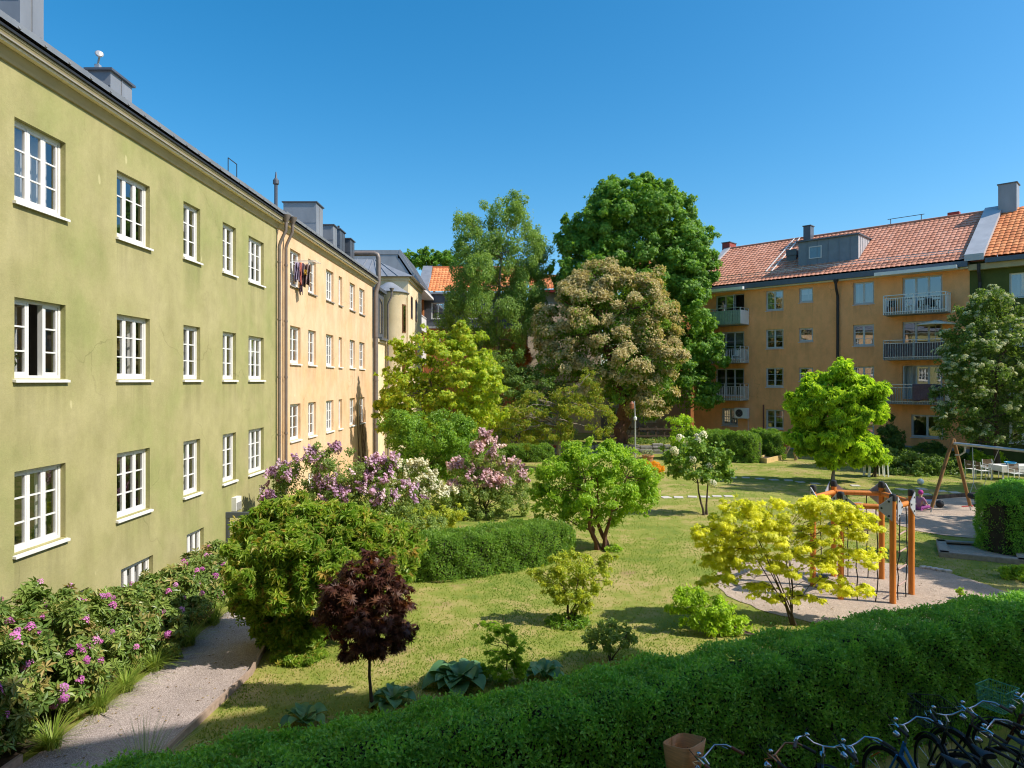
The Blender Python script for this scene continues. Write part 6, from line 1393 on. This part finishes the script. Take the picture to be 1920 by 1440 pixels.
SI = dict(pelvis=(0, 0, .13), waist=(0, .0, .32), chest=(0, .04, .52), neck=(0, .06, .67), head=(0, .1, .76), crown=(0, .1, .87), shl=(-.15, .05, .58), shr=(.15, .05, .58), ell=(-.22, .16, .38), elr=(.22, .16, .38), wrl=(-.14, .34, .28), wrr=(.14, .34, .28), hdl=(-.1, .4, .25), hdr=(.1, .4, .25),
          hipl=(-.09, .03, .12), hipr=(.09, .03, .12), knl=(-.2, .36, .2), knr=(.2, .36, .2), anl=(-.1, .6, .08), anr=(.1, .6, .08), ftl=(-.1, .7, .07), ftr=(.1, .7, .07))
q = gp(1724, 957)
pinkm = mat('magenta_cotton', (.48, .05, .30), .9, .2, 12)
person('small child in a magenta hat and purple trousers sitting in the swing sand', q, .3, SI, [('shirt', mat('lilac_cotton', (.32, .16, .28), .9), top(), 'pelvis'), ('trousers', mat('purple_cotton', (.30, .07, .27), .9, .2, 12), legs(), 'pelvis')], (pinkm, 'hat'), .82)
p = gp(1736, 946); k = MB(); k.lathe(p + Vector((.25, .1, 0)), [(.14, 0), (.17, .16), (.19, .16), (.15, .02)], 14); tag(k.build('bucket', mat('pale_blue_plastic', (.30, .42, .62), .4)), 'pale blue toy bucket beside the seated child', 'toy bucket')
p = gp(1813, 951); k = MB(); k.bar(p + Vector((-.2, 0, .03)), p + Vector((.15, .05, .04)), .03); k.lathe(p + Vector((.2, .05, .03)), [(.06, 0), (.075, .03), (.02, .06)], 10); tag(k.build('toy_spade', mat('red_plastic', (.5, .04, .04), .4)), 'red toy spade lying in the sand under the tyre swing', 'toy')
# ---------------------------------------------------------------- bicycles
def bike(label, loc, rz, fcol, bars='chrome', basket=None, saddle=(.025, .03, .04), lean=.06, grip=(.03, .03, .03), bar_h=1.06, refl=False, lady=False):
    t = thing('bicycle', label, 'bicycle', (0, 0, 0), 'bicycles parked along the hedge')
    fm = mat('frame_paint_' + fcol[0], fcol[1], .3, .08, 4, .2); R_ = .345; ra, fa = Vector((-.52, 0, R_)), Vector((.56, 0, R_)); bb = Vector((-.06, 0, .29)); st = Vector((-.22, 0, .82)); ht = Vector((.36, 0, .86)); hb_ = Vector((.40, 0, .70))
    k = MB(); k.tube([bb, st], .016, 8); k.tube([hb_, bb], .02, 8); k.tube([ht, hb_], .021, 10)
    if lady: k.tube([ht - Vector((0, 0, .05)), Vector((.1, 0, .5)), bb + (st - bb) * .35], .018, 8)
    else: k.tube([ht, st - Vector((0, 0, .06))], .018, 8)
    for s_ in (-1, 1): k.tube([ra + Vector((0, .05 * s_, 0)), bb + Vector((0, .03 * s_, 0))], .011, 6); k.tube([ra + Vector((0, .05 * s_, 0)), st + Vector((0, .015 * s_, -.04))], .009, 6)
    k.build('frame', fm, t, True)
    k = MB(); k.tube([hb_ - Vector((0, 0, .02)), Vector((.415, 0, .68))], .02, 8)
    for s_ in (-1, 1): k.tube([Vector((.41, .05 * s_, .70)), Vector((.47, .055 * s_, .55)), fa + Vector((0, .055 * s_, 0))], .012, 6)
    k.build('fork', fm, t, True)
    for c in (ra, fa):
        k = MB(); k.torus(c, R_ - .02, .02, (0, 1, 0), 32, 8); w = k.build('wheel', M['rubber'], t, True)
        k = MB(); k.torus(c, R_ - .05, .012, (0, 1, 0), 32, 6); k.lathe(c - Vector((0, .04, 0)), [(.025, 0), (.025, .08)], 10, (0, 1, 0)); k.build('rim', M['chrome'], w)
        k = MB()
        for i in range(18): a = 2 * math.pi * i / 18; k.bar(c + Vector((0, .025 * (-1) ** i, 0)), c + Vector((math.cos(a), 0, math.sin(a))) * (R_ - .055), .003)
        k.build('spokes', M['chrome'], w)
        k = MB(); vs = []
        a0, a1 = ((.2, 2.9) if c is ra else (.35, 2.6)); n = 16
        for i in range(n + 1):
            a = a0 + (a1 - a0) * i / n; e = Vector((math.cos(a), 0, math.sin(a))); vs += [c + e * (R_ + .02) + Vector((0, -.03, 0)), c + e * (R_ + .032), c + e * (R_ + .02) + Vector((0, .03, 0))]
        k.add(vs, [q_ for i in range(n) for q_ in ((3 * i, 3 * i + 1, 3 * i + 4, 3 * i + 3), (3 * i + 1, 3 * i + 2, 3 * i + 5, 3 * i + 4))]); k.build('mudguard', M['plastic'] if bars != 'copper' else M['chrome'], t, True)
        if refl: k = MB(); a = .9; e = Vector((math.cos(a), 0, math.sin(a))); k.bar(c + e * (R_ - .09) + Vector((-.05, .012, .05)), c + e * (R_ - .09) + Vector((.05, .012, -.05)), .03, .012); k.build('reflector', mat('amber_reflector', (.7, .18, .01), .3), t)
    hm = M['chrome'] if bars == 'chrome' else mat('copper_bar', (.45, .20, .10), .35, .1, 6, .8)
    k = MB(); H = Vector((.33, 0, bar_h)); k.tube([ht - Vector((0, 0, .02)), H + Vector((.0, 0, -.06)), H + Vector((.05, 0, -.02))], .014, 8)
    for s_ in (-1, 1): k.tube([H + Vector((.06, 0, -.02)), H + Vector((.07, .1 * s_, -.01)), H + Vector((.04, .19 * s_, .06)), H + Vector((-.06, .26 * s_, .075)), H + Vector((-.12, .28 * s_, .06))], .0115, 8); k.tube([H + Vector((-.04, .25 * s_, .065)), H + Vector((.03, .27 * s_, .035)), H + Vector((-.06, .3 * s_, .02))], .006, 6)
    hbar = k.build('handlebar', hm, t, True); gm = mat('grip_' + fcol[0], grip, .7)
    for s_ in (-1, 1): k = MB(); k.tube([H + Vector((-.11, .277 * s_, .063)), H + Vector((-.24, .30 * s_, .035))], .017, 10); k.build('grip', gm, hbar, True)
    k = MB(); k.ball(H + Vector((.02, .17, .09)), .028, 12, 8, (1, 1, .7)); k.build('bell', M['chrome'], hbar, True)
    k = MB()
    for s_ in (-1, 1): k.tube([H + Vector((0, .22 * s_, .05)), H + Vector((.16, .16 * s_, .10)), H + Vector((.17, .05 * s_, -.02)), Vector((.42, 0, .8))], .0035, 5)
    k.build('brake_cables', M['rubber'], hbar)
    k = MB(); k.lathe(Vector((.47, 0, .9)), [(.015, -.05), (.035, -.02), (.04, .015), (.03, .025)], 14, (1, 0, 0)); k.build('headlamp', M['chrome'], t, True)
    # saddle
    prof_ = [(-.12, .085, .045), (-.08, .09, .05), (0, .06, .035), (.08, .03, .025), (.15, .02, .02)]; vs = []; fs = []; S_ = st + Vector((-.01, 0, .12)); n = 10
    for x, w_, z_ in prof_:
        for j in range(n): a = 2 * math.pi * j / n; vs.append(S_ + Vector((x, w_ * math.cos(a), z_ * math.sin(a) * (.9 if math.sin(a) > 0 else .5) + (.012 if x < -.05 else 0))))
    for i in range(len(prof_) - 1):
        for j in range(n): fs.append((i * n + j, i * n + (j + 1) % n, (i + 1) * n + (j + 1) % n, (i + 1) * n + j))
    fs += [tuple(range(n)), tuple(range(len(prof_) * n - 1, (len(prof_) - 1) * n - 1, -1))]; k = MB(); k.add(vs, fs); so = k.build('saddle', mat('saddle_' + fcol[0], saddle, .45), t, True)
    k = MB(); k.tube([st - Vector((0, 0, .02)), S_ - Vector((0, 0, .02))], .012, 8); k.build('seat_post', M['chrome'], so)
    k = MB()
    for s_ in (-1, -.33, .33, 1): k.bar(Vector((-.86, .06 * s_, .76)), Vector((-.34, .06 * s_, .76)), .01)
    for x in (-.84, -.6, -.36): k.bar(Vector((x, -.065, .76)), Vector((x, .065, .76)), .009)
    for s_ in (-1, 1): k.bar(Vector((-.66, .06 * s_, .76)), ra + Vector((0, .06 * s_, 0)), .009)
    k.build('luggage_rack', M['plastic'], t); k = MB(); k.lathe(bb - Vector((0, .05, 0)), [(.09, 0), (.09, .008)], 18, (0, 1, 0)); k.bar(bb + Vector((0, -.06, 0)), bb + Vector((.1, -.06, -.14)), .016); k.bar(bb + Vector((0, .06, 0)), bb + Vector((-.1, .06, .14)), .016); k.box(bb.x + .06, bb.x + .14, -.16, -.07, bb.z - .16, bb.z - .13); k.box(bb.x - .14, bb.x - .06, .07, .16, bb.z + .13, bb.z + .16); k.build('crank', M['plastic'], t)
    if basket == 'wood':
        k = MB(); c = Vector((.62, 0, .86)); pts = []
        for i in range(49):
            a = math.pi * 2 * i / 48; x = .17 * math.copysign(abs(math.cos(a)) ** .45, math.cos(a)); y = .2 * math.copysign(abs(math.sin(a)) ** .45, math.sin(a)); pts.append((x, y))
        vs = [c + Vector((x * .86, y * .86, 0)) for x, y in pts] + [c + Vector((x * 1.05, y * 1.05, .27 - .03 * x / .17)) for x, y in pts]; n = len(pts); k.add(vs, [(i, i + 1, n + i + 1, n + i) for i in range(n - 1)] + [tuple(range(n - 1))]); o = k.build('basket', mat('bent_plywood', (.66, .30, .12), .5, .2, 6, stretch=(1, 1, 12)), t, True); s = o.modifiers.new('thick', 'SOLIDIFY'); s.thickness = .012
    elif basket in ('green', 'black'):
        k = MB(); c = Vector((.63, 0, .84)); hx, hy, h = .17, .2, .26
        for f in np.linspace(0, 1, 4): w_ = .85 + .15 * f; z = c.z + h * f; pp = [(c.x - hx * w_, -hy * w_), (c.x + hx * w_, -hy * w_), (c.x + hx * w_, hy * w_), (c.x - hx * w_, hy * w_)]; [k.bar((*pp[i], z), (*pp[(i + 1) % 4], z), .007 if f in (0, 1) else .004) for i in range(4)]
        for i in range(13):
            f = -1 + 2 * i / 12
            for s_ in (-1, 1): k.bar((c.x + hx * .85 * f, s_ * hy * .85, c.z), (c.x + hx * f, s_ * hy, c.z + h), .0035); k.bar((c.x + s_ * hx * .85, hy * .85 * f, c.z), (c.x + s_ * hx, hy * f, c.z + h), .0035)
            k.bar((c.x + hx * .85 * f, -hy * .85, c.z), (c.x + hx * .85 * f, hy * .85, c.z), .0035)
        k.build('basket', mat('wire_' + basket, (.10, .42, .28) if basket == 'green' else (.03, .03, .03), .5), t)
    t.location = loc; t.rotation_euler = (lean, 0, rz); return t
def bk(px, py, fwd, **kw):     # put the bar centre on the ray, at its real height above the yard
    q = gp(px, py, 1.05); lab = kw.pop('label'); d = Vector((math.cos(fwd), math.sin(fwd), 0)); return bike(lab, tuple(Vector((q.x, q.y, 0)) - d * .36), fwd, **kw)
bk(1318, 1425, 2.35, label='bicycle with a brown bent plywood front box, leftmost of the row', fcol=('copper', (.30, .13, .07)), basket='wood', grip=(.22, .08, .05), bars='chrome')
bk(1452, 1420, 2.3, label='bicycle with copper coloured handlebars, second from the left', fcol=('black', (.015, .015, .017)), bars='copper', grip=(.03, .03, .03))
bk(1532, 1398, 1.2, label='black bicycle with upswept chrome bars left of the teal one', fcol=('black2', (.02, .02, .022)), grip=(.12, .09, .08))
bk(1592, 1402, 2.0, label='teal framed bicycle left of the blue one', fcol=('teal', (.10, .42, .42)), lady=True)
bk(1690, 1362, 1.95, label='bright blue step-through bicycle with amber reflector', fcol=('blue', (.03, .20, .50)), lady=True, refl=True, grip=(.02, .02, .02))
bk(1765, 1342, 1.6, label='black bicycle carrying a black wire front basket', fcol=('black3', (.015, .015, .016)), basket='black')
bk(1815, 1330, 1.9, label='black bicycle with long grips standing between the black and green baskets', fcol=('black4', (.018, .018, .02)), grip=(.10, .07, .06))
bk(1912, 1312, 2.15, label='bicycle with a green wire front basket at the right edge', fcol=('darkred', (.10, .03, .02)), basket='green', refl=True)
bk(1850, 1372, 2.2, label='black bicycle with a wide blue grey saddle near the bottom right corner', fcol=('black5', (.02, .02, .022)), saddle=(.08, .10, .15), refl=True)
bk(1935, 1362, 2.1, label='bicycle with a grey saddle in the bottom right corner', fcol=('white', (.4, .4, .4)), saddle=(.12, .13, .17))
# ---------------------------------------------------------------- light, sky, camera
SUNDIR = Vector((1, -.3, 1.1)).normalized()        # towards the sun
w = bpy.data.worlds.new('World'); S.world = w; w.use_nodes = True; nt = w.node_tree; bg = nt.nodes['Background']
sk = nn(nt, 'ShaderNodeTexSky', sky_type='NISHITA'); sk.sun_disc = False
sk.sun_elevation = math.asin(SUNDIR.z); sk.sun_rotation = math.atan2(SUNDIR.x, SUNDIR.y)
sk.altitude = 0; sk.air_density = SKY[0]; sk.dust_density = SKY[1]; sk.ozone_density = SKY[2]
hs_ = nn(nt, 'ShaderNodeHueSaturation'); hs_.inputs['Saturation'].default_value = SKY[3]; hs_.inputs['Hue'].default_value = SKY[5]; nt.links.new(sk.outputs[0], hs_.inputs['Color']); nt.links.new(hs_.outputs[0], bg.inputs[0])
bg.inputs[1].default_value = SKY[4]
ld = bpy.data.lights.new('sun', 'SUN'); ld.energy = SUN; ld.angle = math.radians(.5); ld.color = (1, .94, .84)
lo = bpy.data.objects.new('sun', ld); COL.objects.link(lo); lo.rotation_euler = (-SUNDIR).to_track_quat('-Z', 'Y').to_euler(); lo.location = (20, -10, 40)
cd = bpy.data.cameras.new('camera'); co = bpy.data.objects.new('camera', cd); COL.objects.link(co); co.location = (0, 0, CZ); co.rotation_euler = (math.pi / 2, 0, 0)
cd.sensor_fit = 'HORIZONTAL'; cd.sensor_width = 36; cd.lens = F / 1920 * 36; cd.shift_y = (714 - 720) / 1920.0; cd.clip_end = 1000; cd.clip_start = .1
S.camera = co
S.view_settings.view_transform = 'Standard'; S.view_settings.look = 'None'; S.view_settings.exposure = EXPO; S.view_settings.gamma = 1
S.render.engine = 'CYCLES'; S.cycles.max_bounces = 10; S.cycles.transparent_max_bounces = 12; S.cycles.diffuse_bounces = 6; S.cycles.glossy_bounces = 3; S.cycles.transmission_bounces = 4
S.cycles.caustics_reflective = False; S.cycles.caustics_refractive = False; S.cycles.sample_clamp_indirect = 4
S.cycles.use_denoising = True; S.cycles.denoiser = 'OPENIMAGEDENOISE'; S.cycles.denoising_prefilter = 'ACCURATE'; S.cycles.denoising_input_passes = 'RGB_ALBEDO_NORMAL'; S.cycles.use_adaptive_sampling = False; S.cycles.filter_width = 1.1
